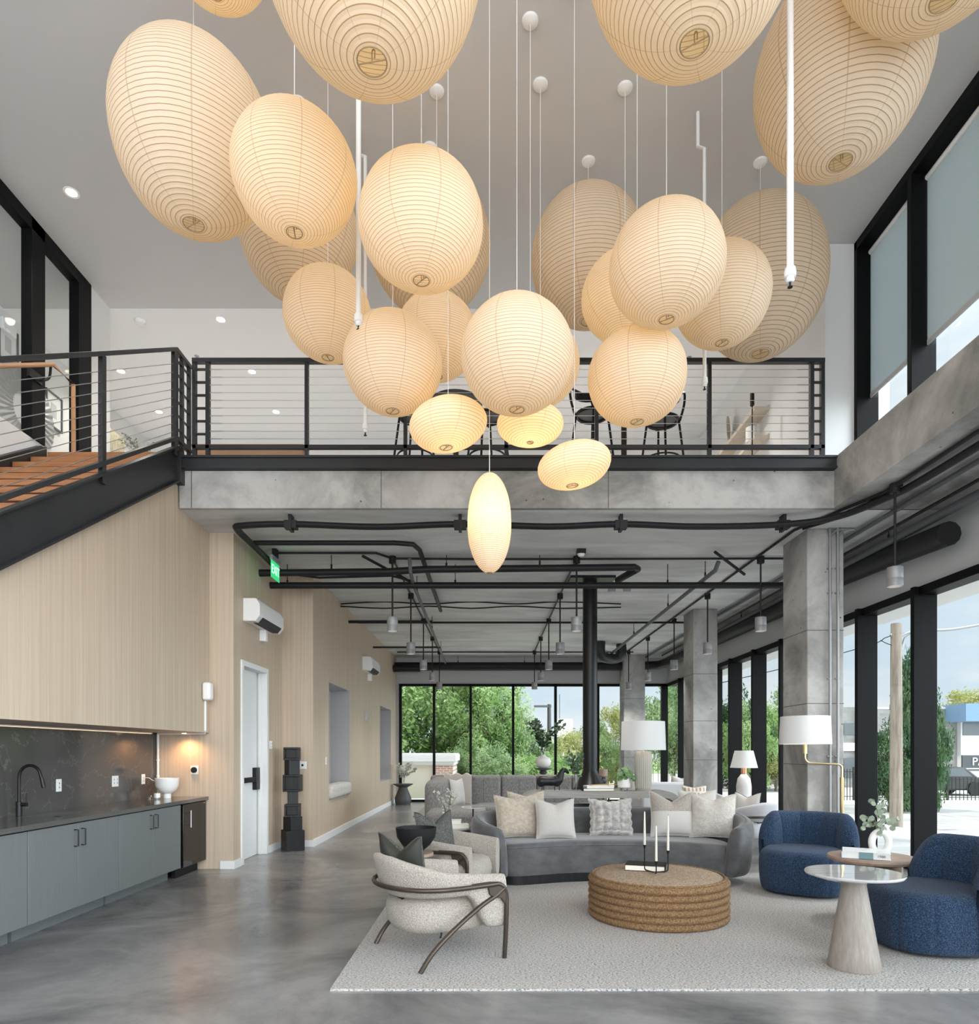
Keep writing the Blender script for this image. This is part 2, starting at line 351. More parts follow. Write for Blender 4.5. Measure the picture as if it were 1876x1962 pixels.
# lantern paper: ribs and seams from the paper's own UV
def papermat(name, c, glow):
    m = mat(name, c, .9); nt = m.node_tree; b = nt.nodes['Principled BSDF']; b.inputs['Specular IOR Level'].default_value = .1
    uv = N(m, 'ShaderNodeUVMap'); sp = N(m, 'ShaderNodeSeparateXYZ'); nt.links.new(uv.outputs[0], sp.inputs[0])
    def line(sock, w, soft):
        fr = N(m, 'ShaderNodeMath', operation='FRACT'); s1 = N(m, 'ShaderNodeMath', operation='SUBTRACT'); s1.inputs[1].default_value = .5
        ab = N(m, 'ShaderNodeMath', operation='ABSOLUTE'); mr = N(m, 'ShaderNodeMapRange'); mr.inputs['From Min'].default_value = w; mr.inputs['From Max'].default_value = w+soft; mr.inputs['To Min'].default_value = 1; mr.inputs['To Max'].default_value = 0
        nt.links.new(sock, fr.inputs[0]); nt.links.new(fr.outputs[0], s1.inputs[0]); nt.links.new(s1.outputs[0], ab.inputs[0]); nt.links.new(ab.outputs[0], mr.inputs[0]); return mr.outputs[0], ab.outputs[0]
    l1, a1 = line(sp.outputs['Y'], .03, .07); l2, a2 = line(sp.outputs['X'], .006, .010)
    mul = N(m, 'ShaderNodeMath', operation='MULTIPLY'); mul.inputs[1].default_value = .45; nt.links.new(l2, mul.inputs[0])
    mxx = N(m, 'ShaderNodeMath', operation='MAXIMUM'); nt.links.new(l1, mxx.inputs[0]); nt.links.new(mul.outputs[0], mxx.inputs[1])
    z = N(m, 'ShaderNodeTexNoise', i_Scale=14.0, i_Detail=5.0); tcn = N(m, 'ShaderNodeTexCoord'); nt.links.new(tcn.outputs['Object'], z.inputs['Vector'])
    r = N(m, 'ShaderNodeValToRGB'); r.color_ramp.elements[0].color = tuple(x*.93 for x in c)+(1,); r.color_ramp.elements[1].color = tuple(min(1, x*1.04) for x in c)+(1,); nt.links.new(z.outputs['Fac'], r.inputs[0])
    cx = N(m, 'ShaderNodeMixRGB'); cx.inputs[2].default_value = (.42, .30, .17, 1); nt.links.new(mxx.outputs[0], cx.inputs[0]); nt.links.new(r.outputs[0], cx.inputs[1])
    nt.links.new(cx.outputs[0], b.inputs['Base Color'])
    bp = N(m, 'ShaderNodeBump', i_Strength=.55, i_Distance=.006); nt.links.new(a1, bp.inputs['Height']); bp.invert = True; nt.links.new(bp.outputs[0], b.inputs['Normal'])
    t = N(m, 'ShaderNodeBsdfTranslucent'); tm = N(m, 'ShaderNodeMixRGB', blend_type='MULTIPLY', i_Fac=1.0); tm.inputs[2].default_value = (1, .83, .57, 1)
    nt.links.new(cx.outputs[0], tm.inputs[1]); nt.links.new(tm.outputs[0], t.inputs[0]); x = N(m, 'ShaderNodeMixShader', i_Fac=glow)
    nt.links.new(b.outputs[0], x.inputs[1]); nt.links.new(t.outputs[0], x.inputs[2]); nt.links.new(x.outputs[0], nt.nodes['Material Output'].inputs[0])
papermat('lantern_paper', (.82, .77, .675), .5)
# seagrass of the ottoman, brick, asphalt
mat('seagrass', (.15, .075, .028), .9, noise=((110, 110, 60), .38, .64, (.36, .22, .11), 4), bump=((110, 110, 110), 1, 'noise', .014))
def brick(name, c1, c2, mortar, sc, bw=.22, bh=.075, vert='xz'):
    m = mat(name, c1, .85); nt = m.node_tree; t = N(m, 'ShaderNodeTexCoord'); s = N(m, 'ShaderNodeSeparateXYZ'); c = N(m, 'ShaderNodeCombineXYZ')
    nt.links.new(t.outputs['Object'], s.inputs[0]); nt.links.new(s.outputs['X' if vert[0] == 'x' else 'Y'], c.inputs[0]); nt.links.new(s.outputs['Z'], c.inputs[1])
    k = N(m, 'ShaderNodeTexBrick', i_Scale=1.0); k.inputs['Color1'].default_value = tuple(c1)+(1,); k.inputs['Color2'].default_value = tuple(c2)+(1,); k.inputs['Mortar'].default_value = tuple(mortar)+(1,)
    k.inputs['Brick Width'].default_value = bw; k.inputs['Row Height'].default_value = bh; k.inputs['Mortar Size'].default_value = sc
    nt.links.new(c.outputs[0], k.inputs['Vector']); nt.links.new(k.outputs[0], nt.nodes['Principled BSDF'].inputs['Base Color'])
brick('red_brick', (.42, .20, .15), (.52, .27, .21), (.62, .58, .54), .012)
brick('tan_check', (.36, .25, .18), (.40, .29, .21), (.62, .58, .52), .018, .065, .10)
brick('grey_brick', (.26, .255, .25), (.34, .335, .33), (.31, .305, .30), .012, .4, .2)
mat('asphalt', (.28, .28, .275), .9, noise=((.6, .6, .6), .35, .7, (.44, .44, .43)))
mat('sidewalk', (.42, .41, .40), .9, noise=((1, 1, 1), .35, .7, (.66, .65, .63)))
mat('grass', (.16, .24, .09), .95, noise=((2, 2, 2), .35, .7, (.24, .30, .13)))
mat('stucco', (.62, .55, .46), .9)
mat('cornice', (.66, .64, .63), .8)
mat('building_white', (.74, .74, .72), .8)
mat('blue_fascia', (.17, .29, .44), .6)
mat('dark_window', (.10, .12, .13), .2)
mat('sign_dark', (.07, .075, .08), .6)
mat('pole_wood', (.20, .16, .125), .9, noise=((14, 14, 1.2), .4, .6, (.30, .26, .21)))
# ================================================================== STRUCTURE
ZC, ZM, ZT = 4.2, 4.76, 7.3     # lounge soffit, mezzanine floor, high ceiling
struct('floor', bx(-4.5, 5.45, -2.3, 19.65, -.12, 0), M['floor_concrete'])
# slab / mezzanine: concrete body with the opening of the hall left free
s = MB(); s.box(-3.5, 5.6, 7.54, 19.7, ZC, 4.616); s.box(-6.6, -3.5, 8.45, 12.6, ZC, 4.616)
struct('concrete_slab', s, M['concrete_ceiling'])
bm_ = bx(-3.482, 3.87, 7.5, 7.56, ZC-.002, 4.616)
bmo = struct('concrete_beam_front', bm_, M['concrete'])
for x in (-3.35, -1.22, 1.33): bx(x, x+.008, 7.4985, 7.50, ZC, 4.616).build('form_joint', M['concrete_table'], bmo)
struct('concrete_beam_right', bx(3.87, 5.5, -2.3, 7.56, ZC, ZM), M['concrete'])
struct('mezzanine_floor', MB().box(-6.6, 3.9, 7.56, 12.6, 4.616, ZM-.005).box(-6.6, -5.02, 4.2, 7.56, 4.616, ZM-.005), M['grey_paint'])
struct('steel_edge_channel', MB().box(-3.46, 3.868, 7.44, 7.56, 4.62, ZM).box(-3.46, 3.868, 7.42, 7.445, 4.735, ZM).box(-3.46, 3.868, 7.42, 7.445, 4.62, 4.64), M['dark_steel'])
struct('ceiling', MB().box(-6.6, 4.6, -2.3, 8.8, ZT, ZT+.2), M['ceiling_shaded'])
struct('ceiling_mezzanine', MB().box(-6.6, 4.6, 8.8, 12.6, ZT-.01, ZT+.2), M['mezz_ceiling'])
# walls
struct('wall_left_kitchen', bx(-4.3, -4.17, 3.4, 8.45, 0, 1.9), M['white_paint'])
struct('wall_left_cupboard_panel', MB().prism([(3.4, 1.70), (8.35, 1.70), (8.35, 4.2), (7.53, 4.2), (7.5, 4.5), (3.4, 1.92)], -.16, 'x', -3.5).box(-4.17, -3.66, 3.4, 8.35, 1.70, 1.74), M['veneer'])
struct('wall_left_return', bx(-4.17, -3.2, 8.35, 8.5, 0, ZC), M['veneer'])
d0, d1, dz = 8.66, 9.55, 2.58
struct('wall_left_door', MB().box(-3.4, -3.2, 8.5, d0-.04, 0, ZC).box(-3.4, -3.2, d1+.04, 10.3, 0, ZC).box(-3.4, -3.2, d0-.04, d1+.04, dz+.04, ZC), M['veneer'])
struct('wall_left_return_far', bx(-3.4, -2.72, 10.3, 10.45, 0, ZC), M['veneer'])
n1 = (11.32, 13.0, .63, 2.65); n2 = (16.6, 18.45, .70, 2.62)
w = MB(); w.box(-3.1, -2.72, 10.45, n1[0], 0, ZC); w.box(-3.1, -2.72, n1[1], n2[0], 0, ZC); w.box(-3.1, -2.72, n2[1], 19.5, 0, ZC)
for a in (n1, n2): w.box(-3.1, -2.72, a[0], a[1], 0, a[2]); w.box(-3.1, -2.72, a[0], a[1], a[3], ZC)
struct('wall_left_lounge', w, M['veneer'])
for k, a in enumerate((n1, n2)):
    g = MB(); g.box(-3.12, -3.08, a[0], a[1], a[2], a[3]); g.box(-3.08, -2.722, a[0], a[0]+.012, a[2], a[3]); g.box(-3.08, -2.722, a[1]-.012, a[1], a[2], a[3]); g.box(-3.08, -2.722, a[0], a[1], a[3]-.012, a[3]); g.box(-3.08, -2.722, a[0], a[1], a[2], a[2]+.012)
    struct('trim_%d' % (k+1), g, M['niche_grey'])
struct('wall_left_shell', MB().box(-5.3, -5.0, -2.3, 8.4, 0, 4.89).box(-5.0, -4.3, 8.5, 8.6, 0, 4.2).box(-5.0, -4.3, 3.3, 3.4, 0, 1.8), M['white_paint'])
struct('wall_left_upper', MB().box(-6.65, -6.4, -2.3, 12.6, 4.6, ZT).box(-5.2, -5.0, 8.36, 8.8, ZM, ZT), M['white_paint'])
struct('wall_back_upper', bx(-6.6, 4.2, 12.4, 12.6, ZM, ZT), M['white_paint'])
struct('wall_right_upper', MB().box(3.9, 4.3, 8.8, 12.4, ZM, ZT).box(3.88, 4.3, 7.85, 8.8, ZM, ZT).box(3.86, 4.6, 7.68, 7.85, ZM, ZT), M['white_paint'])
struct('wall_back', MB().box(-2.9, 5.5, 19.5, 19.7, 3.44, ZC).box(-2.9, -2.6, 19.5, 19.7, 0, 3.44), M['grey_paint'])
struct('wall_right', MB().box(5.2, 5.45, -2.3, 19.7, 3.44, ZC), M['grey_paint'])
struct('wall_back_roof', bx(-3.0, 5.6, 12.6, 19.8, ZM, ZM+.1), M['grey_paint'])
# baseboards
struct('baseboard_left', MB().box(-3.2, -3.18, 8.5, d0-.09, 0, .10).box(-3.2, -3.18, d1+.09, 10.3, 0, .10).box(-3.36, -3.2, 8.33, 8.35, 0, .10).box(-3.2, -3.18, 8.33, 8.5, 0, .1), M['white_paint'])
struct('baseboard_far', MB().box(-3.2, -2.7, 10.28, 10.3, 0, .10).box(-2.72, -2.7, 10.3, 19.5, 0, .11).box(-2.72, -2.6, 19.48, 19.5, 0, .11), M['white_paint'])
struct('baseboard_right', bx(3.86, 3.88, 7.7, 8.8, ZM, ZM+.12), M['white_paint'])

# door
d = tag(thing('door_1', None, None, (-3.2, d0, 0)), kind='structure')
dd = d1-d0
struct('door_frame', MB().box(-.17, .02, -.07, 0, 0, dz+.07).box(-.17, .02, dd, dd+.07, 0, dz+.07).box(-.17, .02, 0, dd, dz, dz+.07).box(-.10, -.06, 0, .03, 0, dz).box(-.10, -.06, dd-.03, dd, 0, dz), M['white_paint'], d, bev=.004)
struct('door_leaf', bx(-.17, -.12, .0, dd, .004, dz), M['white_paint'], d)
struct('panic_bar', MB().box(-.12, -.07, .10, dd-.16, 1.04, 1.11).box(-.12, -.06, dd-.20, dd-.06, .93, 1.24), M['black_metal'], d, bev=.006)

# glazing -------------------------------------------------------------
WN = [0]
def window(nm_frame, frame, pane, extra=()):
    WN[0] += 1
    e = tag(thing('window_%d' % WN[0], None, None), kind='structure')
    frame.build('frame', M['frame_black'], e, bev=.004)
    pane.build('glass_pane', M['pane'], e)
    for nm, mb, mt in extra: mb.build(nm, M[mt], e)
    return e
H = 3.44
xs = [-2.60, -1.62, -.55, .69, 1.93, 3.17, 4.1, 5.2]
for a, b in zip(xs[:-1], xs[1:]):
    f = MB().box(a-.035, a+.035, 19.46, 19.62, 0, H).box(a, b, 19.46, 19.62, H-.07, H).box(a, b, 19.46, 19.62, 0, .06)
    if b == 5.2: f.box(5.02, 5.2, 19.46, 19.62, 0, H)
    window('', f, bx(a+.035, b-.03, 19.535, 19.545, .06, H-.07))
# lower right glazing with deep fins
ys = [19.3, 18.0, 16.65, 15.4, 14.2, 12.95, 11.72, 10.48, 9.26, 8.03, 6.8, 5.57, 4.34, 3.1, 1.0, -2.3]
for a, b in zip(ys[1:], ys[:-1]):
    f = MB().box(5.08, 5.36, a-.035, a+.035, 0, H).box(5.14, 5.36, a, b, H-.10, H).box(5.2, 5.36, a, b, 0, .07)
    window('', f, bx(5.295, 5.305, a+.035, b-.035, .07, H-.10), [('bead', MB().box(5.28, 5.32, a+.036, a+.06, .07, H-.10), 'galv')])
# upper right glazing (above the concrete beam) with roller shades
us = [7.68, 6.67, 5.45, 4.2, 2.9, 1.5, -.4, -2.3]
for k, (a, b) in enumerate(zip(us[1:], us[:-1])):
    f = MB().box(4.19, 4.44, a-.035, a+.035, ZM, ZT-.1).box(4.19, 4.44, a, b, ZT-.1, ZT).box(4.25, 4.44, a, b, ZM, ZM+.06)
    if k == 0: f.box(4.19, 4.44, b-.06, b, ZM, ZT)
    window('', f, bx(4.375, 4.385, a+.035, b-.035, ZM, ZT-.1), [('bead', MB().box(4.36, 4.4, a+.036, a+.06, ZM, ZT-.1), 'galv')])
    if k < 4:
        e = thing('roller_shade', ['pale roller shade in upper window beside white end pier', 'pale roller shade in second upper window, nearer the camera',
                  'pale roller shade of upper window just outside view', 'pale roller shade of upper window furthest toward camera'][k], 'roller shade', (4.35, (a+b)/2, ZT-.1), 0, 'roller shades of the upper windows')
        h = (b-a)/2-.04
        bx(-.003, .003, -h, h, -1.66, -.04).build('shade_fabric', M['shade_cloth'], e)
        MB().tube([(0, -h, -.04), (0, h, -.04)], .03, 12).build('roller', M['white_metal'], e)
        bx(-.008, .008, -h, h, -1.70, -1.65).build('hem_bar', M['grey_paint'], e)
# exterior head soffit and roof edge that show through the glass
struct('trim_3', bx(5.4, 6.35, -2.3, 21, 3.52, 3.62), M['building_white'])
# left upper glazing (beside the stair)
for a, b in ((4.3, 5.8), (5.8, 7.27), (7.27, 8.10), ):
    f = MB().box(-5.10, -4.98, b, b+.22 if b < 8 else b+.26, 4.89, ZT).box(-5.10, -4.98, a, b, ZT-.14, ZT)
    window('', f, bx(-5.05, -5.04, a+.22, b, 4.89, ZT-.14))
# columns
for i, (x0, x1, y0, y1, lb) in enumerate(((3.9, 4.35, 8.2, 8.88, 'nearest square concrete column, with two silver conduits on its face'),
        (3.9, 4.37, 12.8, 13.43, 'square concrete column behind the pale round chairs, middle of the three'),
        (3.78, 4.38, 18.8, 19.4, 'square concrete column farthest away, against the back windows'))):
    o = struct('concrete_column', bx(-(x1-x0)/2, (x1-x0)/2, -(y1-y0)/2, (y1-y0)/2, 0, ZC), M['concrete'], bev=.012)
    o.location = ((x0+x1)/2, (y0+y1)/2, 0); tag(o, lb, 'column')
    j = MB()
    for z in (1.3, 2.05, 2.95): j.box(-(x1-x0)/2-.001, (x1-x0)/2+.001, -(y1-y0)/2-.001, (y1-y0)/2+.001, z, z+.008)
    j.build('form_joint', M['concrete_table'], o)

# ================================================================== STAIR
sl = .63
def sz(y): return 4.83+sl*(y-7.35)
st = thing('staircase', 'black steel staircase with brown wooden treads rising to the mezzanine', 'staircase', (-4.2, 1.0, 0))
def rel(mb, dx=4.2, dy=-1.0): mb.v = [(x+dx, y+dy, z) for x, y, z in mb.v]; return mb
def stringer(x):
    m = MB().prism([(1.0, sz(1.0)), (7.35, sz(7.35)), (7.5, 4.88), (7.5, 4.5), (1.0, sz(1.0)-.42)], .02, 'x', x)
    m.prism([(1.0, sz(1.0)), (7.35, sz(7.35)), (7.35, sz(7.35)-.02), (1.0, sz(1)-.02)], .07, 'x', x-.0)
    m.prism([(1.0, sz(1.0)-.40), (7.35, sz(7.35)-.38), (7.35, sz(7.35)-.40), (1.0, sz(1)-.42)], .07, 'x', x)
    return m
rel(stringer(-3.48)).build('stringer', M['dark_steel'], st); rel(stringer(-4.99)).build('stringer', M['dark_steel'], st)
nst = 22
for k in range(nst):
    y = 7.50-.277*k; z = 4.83-.1745*k
    rel(bx(-4.965, -3.485, y, y+.30, z-.055, z)).build('tread', M['tread_wood'], st, bev=.004)
rel(MB().box(-3.5, -3.42, 7.40, 7.56, 4.45, 4.80)).build('bracket', M['dark_steel'], st, bev=.004)
# stair railing
rg = thing('stair_railing', 'black steel railing with steel cables along the staircase', 'railing', (-3.46, 7.35, 4.8))
def rr(mb): return rel(mb, 3.46, -7.35) if False else mb
def sub(mb, c=(-3.46, 7.35, 4.8)): mb.v = [(x-c[0], y-c[1], z-c[2]) for x, y, z in mb.v]; return mb
def sloped(z0, h, x0=-3.48, x1=-3.43, ya=1.3, yb=7.35): return sub(MB().prism([(ya, sz(ya)+z0), (yb, sz(yb)+z0), (yb, sz(yb)+z0+h), (ya, sz(ya)+z0+h)], x1-x0, 'x', x0))
sloped(1.04, .045).build('top_rail', M['dark_steel'], rg)
sloped(.06, .045).build('bottom_rail', M['dark_steel'], rg)
for y in (7.32, 5.96, 4.6, 3.2, 1.8): sub(MB().box(-3.475, -3.435, y-.03, y+.03, sz(y)-.1, sz(y)+1.05)).build('post', M['dark_steel'], rg)
for k in range(9):
    z = .16+k*.093
    sub(MB().tube([(-3.455, 1.3, sz(1.3)+z), (-3.455, 7.33, sz(7.33)+z)], .0035, 6)).build('cable', M['steel_cable'], rg)
# level ladder section closing the railing
lad = MB()
lad.box(-3.48, -3.43, 7.35, 7.70, 5.87, 5.915); lad.box(-3.48, -3.43, 7.35, 7.70, 4.90, 4.94)
for y in (7.36, 7.50, 7.68): lad.box(-3.475, -3.435, y-.018, y+.018, 4.78, 5.88)
for k in range(6): lad.box(-3.465, -3.445, 7.36, 7.68, 5.03+k*.15, 5.045+k*.15)
sub(lad).build('ladder_panel', M['dark_steel'], rg)
# wooden handrail with its bracket
hr = thing('wooden_handrail', 'brown wooden handrail on the glazed side of the stair, turning down to the landing', 'handrail', (-4.9, 7.5, ZM))
HZ = lambda y: 5.80-.6*(7.48-y)
sub(MB().tube([(-4.88, 1.6, HZ(1.6)), (-4.88, 7.47, HZ(7.47)), (-4.88, 7.83, 5.77), (-4.88, 7.84, ZM)], .024, 10), (-4.9, 7.5, ZM)).build('rail', M['handrail_wood'], hr)
sub(MB().tube(spline([(-4.99, 7.40, 5.58), (-4.93, 7.40, 5.58), (-4.89, 7.42, 5.62), (-4.88, 7.43, 5.74)], 5), .014, 8).box(-5.0, -4.97, 7.22, 7.42, 5.53, 5.63), (-4.9, 7.5, ZM)).build('bracket', M['black_metal'], hr)

# mezzanine railing
mr = thing('mezzanine_railing', 'long black steel railing with horizontal cables along the mezzanine edge', 'railing', (.2, 7.5, ZM))
def m2(mb): return sub(mb, (.2, 7.5, ZM))
X0, X1 = -3.33, 3.755
m2(bx(X0, X1, 7.47, 7.53, 5.825, 5.87)).build('top_rail', M['dark_steel'], mr)
m2(bx(X0, X1, 7.475, 7.525, 4.86, 4.90)).build('bottom_rail', M['dark_steel'], mr)
for x in (X0+.02, X0+.17, (588-938)/1280*7.5, (777-938)/1280*7.5, (1143-938)/1280*7.5, (970-938)/1280*7.5, (1359-938)/1280*7.5, X1-.14, X1-.02):
    m2(bx(x-.02, x+.02, 7.475, 7.525, ZM-.005, 5.83)).build('post', M['dark_steel'], mr)
for k in range(6):
    for xa in (X0+.04, X1-.12): m2(bx(xa, xa+.11, 7.485, 7.515, 5.02+k*.145, 5.036+k*.145)).build('rung', M['dark_steel'], mr)
for k in range(10):
    z = 4.975+k*.0865
    m2(MB().tube([(X0+.19, 7.5, z), (X1-.16, 7.5, z)], .0032, 6)).build('cable', M['steel_cable'], mr)
    for xa in (X0+.19, X1-.30): m2(MB().tube([(xa, 7.5, z), (xa+.14, 7.5, z)], .006, 6)).build('tensioner', M['steel_cable'], mr)

# ================================================================== LANTERNS
def lantern(label, X, Z, a, b, Y, hole=.13, ribs=52, watts=5, tilt=(0, 0), seed=0, skew=0):
    c = Vector((X*Y, Y, CAMZ+Z*Y)); a *= Y; b *= Y
    t = thing('paper_lantern', label, 'paper lantern', c, 0, 'white paper lanterns hanging in the hall')
    n, sg = 44, 48
    rot = Matrix.Rotation(R(tilt[0]), 3, 'Y') @ Matrix.Rotation(R(tilt[1]), 3, 'X')
    rnd = random.Random(seed); ph = rnd.random()*6
    a0 = math.asin(min(.99, hole)); vs = []; arc = [0]; prof = []
    for i in range(n+1):
        th = a0+(PI-a0-.10)*i/n
        prof.append((a*math.sin(th), -b*math.cos(th)))
    for i in range(n): arc.append(arc[-1]+math.hypot(prof[i+1][0]-prof[i][0], prof[i+1][1]-prof[i][1]))
    for i, (r_, z_) in enumerate(prof):
        for j in range(sg+1):
            an = 2*PI*j/sg; k = 1-.012*abs(math.cos(4*an))**.5*0
            rr_ = r_*(1+.006*math.sin(3*an+ph)+.008*math.sin(5*z_/b+ph))
            vs.append(rot @ Vector((rr_*math.cos(an)+skew*a*(z_/b), rr_*math.sin(an), z_)))
    me = bpy.data.meshes.new('shade'); fs = [(i*(sg+1)+j, i*(sg+1)+j+1, (i+1)*(sg+1)+j+1, (i+1)*(sg+1)+j) for i in range(n) for j in range(sg)]
    me.from_pydata([tuple(v) for v in vs], [], fs); uvl = me.uv_layers.new(name='UVMap')
    for lp in me.loops:
        i, j = divmod(lp.vertex_index, sg+1); uvl.data[lp.index].uv = (j/sg*8, arc[i]/arc[-1]*ribs)
    for p in me.polygons: p.use_smooth = True
    me.materials.append(M['lantern_paper']); o = bpy.data.objects.new('shade', me); COL.objects.link(o); o.parent = t
    hz = prof[0][1]; hr_ = prof[0][0]
    ring = MB(); ring.tube([rot @ Vector((hr_*math.cos(q*PI/12)-skew*a, hr_*math.sin(q*PI/12), hz)) for q in range(25)], .0032, 6, False)
    ring.build('hoop', M['hoop'], t)
    q = rnd.random()*PI
    e1 = rot @ Vector((hr_*math.cos(q)-skew*a, hr_*math.sin(q), hz)); e2 = rot @ Vector((-hr_*math.cos(q)-skew*a, -hr_*math.sin(q), hz)); mid = (e1+e2)/2
    MB().tube([e1, mid, e2], .003, 6).tube(spline([mid, mid+Vector((0, 0, .05)), mid+Vector((.012, 0, .055)), mid+Vector((.012, 0, .02))], 4), .003, 6).build('wire_handle', M['hoop'], t)
    top = ZT-c.z
    MB().tube([(0, 0, b*.93), (0, 0, top)], .0028, 6).build('cord', M['white_metal'], t)
    MB().lathe([(.004, -.035), (.03, -.034), (.062, -.018), (.067, 0)], (0, 0, top), 20).build('ceiling_canopy', M['white_metal'], t)
    MB().ball((0, 0, b*.12), .04, 12).build('bulb', M['light_glow'], t)
    light('POINT', (0, 0, b*.12), (0, 0, 0), watts*.72, (1, .80, .55), 'bulb_light', t, shadow_soft_size=.05)
    return t
LN = [
 ('paper lantern cut off by the top edge left of the two largest', -.41, 1.135+.10, .085, .10, 4.2, 8, {}),
 ('very large tall lantern at far left, its round opening low and right', -.443, .917, .114, .129, 4.5, 7, {}),
 ('huge lantern at top left of centre, opening facing the camera', -.1758, 1.0305+.19, .170, .19, 3.1, 8, {}),
 ('medium lantern in front of the tall far-left one, strongly lit', -.292, .862, .091, .086, 4.15, 8, {}),
 ('large dim lantern mostly hidden behind two lit ones at left', -.286, .68+.098, .087, .098, 6.0, 4, {}),
 ('round lantern left of centre hanging right of the white sprinkler pipe', -.102, .790, .093, .086, 4.1, 7, {}),
 ('huge lantern at the top right of centre with wide open bottom', .307, 1.058+.185, .163, .185, 3.2, 4.5, {}),
 ('large creased lantern at upper right behind the long white pipe', .5258, .881+.137, .122, .137, 4.3, 2, {}),
 ('pale lantern cut off by the top right corner of the view', .681, 1.125+.165, .150, .165, 3.4, 2, {}),
 ('large cream lantern at the back, right of centre, its bottom hidden',   .148, .738, .085, .095, 6.6, 2.5, {}),
 ('small round lantern at left above the mezzanine railing, beside the pipe', -.242, .653, .065, .064, 5.6, 5, {}),
 ('large dim lantern hidden behind the round one left of centre', -.089, .76, .090, .10, 6.45, 4, {}),
 ('lit lantern peeking between the centre-left lanterns, cord in front of it', -.079, .620, .061, .060, 5.9, 5, {}),
 ('round lantern directly below the white pipe, over the left railing', -.145, .580, .073, .071, 5.1, 5, {}),
 ('round lantern in the very centre of the cluster, lowest of the big ones', .041, .592, .084, .081, 4.5, 4, {}),
 ('lantern almost hidden behind the central one, only its right edge showing', .076, .579, .059, .058, 5.84, 5, {}),
 ('warm lit lantern partly hidden left behind the bright white round one', .203, .68, .065, .062, 5.87, 7, {}),
 ('bright white round lantern right of centre in front of three others', .265, .727, .085, .081, 4.5, 2.6, {}),
 ('medium white lantern behind and right of the bright round one', .348, .682, .070, .071, 5.4, 1.6, {}),
 ('large lantern at right whose front is crossed by the white pipe end', .4055, .5945+.112, .094, .112, 6.61, 1.2, {}),
 ('round lantern over the right half of the railing, lowest on the right', .221, .560, .073, .067, 5.1, 5, {}),
 ('small flattened glowing lantern left of the long narrow one', -.062, .489, .058, .034, 5.0, 7, dict(tilt=(-5, 0), hole=.16, ribs=30, skew=.10)),
 ('smallest flattened lantern, half behind the central round one', .061, .489, .050, .0265, 5.33, 8, dict(hole=.10, ribs=26)),
 ('small flattened glowing lantern over the concrete beam, right of the long one', .127, .428, .055, .030, 5.1, 6, dict(tilt=(-5, 0), hole=.16, ribs=30, skew=.10)),
 ('long narrow glowing lantern hanging lowest of all, pointed at the bottom', 0.0, .342, .033, .075, 5.0, 6, dict(hole=.12, ribs=56)),
]
for k, (lb, X, Z, a, b, Y, wt, kw) in enumerate(LN): lantern(lb, X, Z, a, b, Y, watts=wt, seed=k, **kw)

# sprinkler drops
def drop(label, px, Y, ybot, r, jog=None):
    c = P(px, ybot, Y); t = thing('sprinkler_pipe', label, 'sprinkler pipe', c, 0, 'white sprinkler drops')
    top = ZT-c.z; m = MB()
    if jog: z = P(px, jog, Y).z-c.z; m.tube([(0, 0, .06), (0, 0, z), (-.06, 0, z+.02), (-.06, 0, top)], r, 12)
    else: m.tube([(0, 0, .06), (0, 0, top)], r, 12)
    m.build('pipe', M['white_metal'], t)
    MB().lathe([(r*1.5, .10), (r*1.7, .08), (r*1.7, .05), (r*1.1, .045), (r*1.3, .03), (r*.8, .02)], seg=16).build('fitting', M['white_metal'], t)
    MB().lathe([(.006, .03), (.006, 0), (.014, -.004), (.014, -.008)], seg=12).build('sprinkler_head', M['black_metal'], t)
    return t
drop('white sprinkler pipe hanging between lanterns left of centre, nearest of two', 687, 4.8, 630, .019)
drop('long white sprinkler pipe crossing the right lanterns', 1514, 3.8, 548, .019)
drop('white sprinkler pipe with an elbow, ending over the right railing', 1350, 6.1, 745, .017, 285)
drop('white sprinkler pipe behind the lanterns ending low at the left railing', 700, 6.3, 833, .017, 300)

# recessed lights and detectors of the high ceiling
def ceil_xy(px, py, z=ZT): Y = (z-CAMZ)*1280/(1440-py); return ((px-938)/1280*Y, Y)
for k, (px, py, lb) in enumerate(((137, 369, 'recessed downlight in the high ceiling at far left, largest'), (423, 611, 'recessed downlight above the mezzanine, nearest in the right row'),
        (232, 710, 'recessed downlight over the stair landing, behind the stair cables'), (483, 711, 'recessed downlight just under the top of the mezzanine rail'),
        (305, 788, 'recessed downlight deep left, beside the stair end post'), (529, 788, 'recessed downlight deep in the mezzanine, above the credenza'))):
    x, y = ceil_xy(px, py); zz = ZT-(0 if y < 8.8 else .01)
    t = thing('downlight', lb, 'downlight', (x, y, zz), 0, 'recessed ceiling downlights')
    MB().lathe([(.05, -.001), (.075, -.006), (.078, 0)], seg=24, cap=False).build('trim_ring', M['white_metal'], t)
    MB().lathe([(.0001, -.003), (.052, -.003)], seg=20, cap=False).build('lens', M['light_glow'], t)
    light('SPOT', (0, 0, -.02), (0, 0, 0), 85, (1, .95, .88), 'downlight_beam', t, spot_size=R(130), spot_blend=.8, shadow_soft_size=.05)
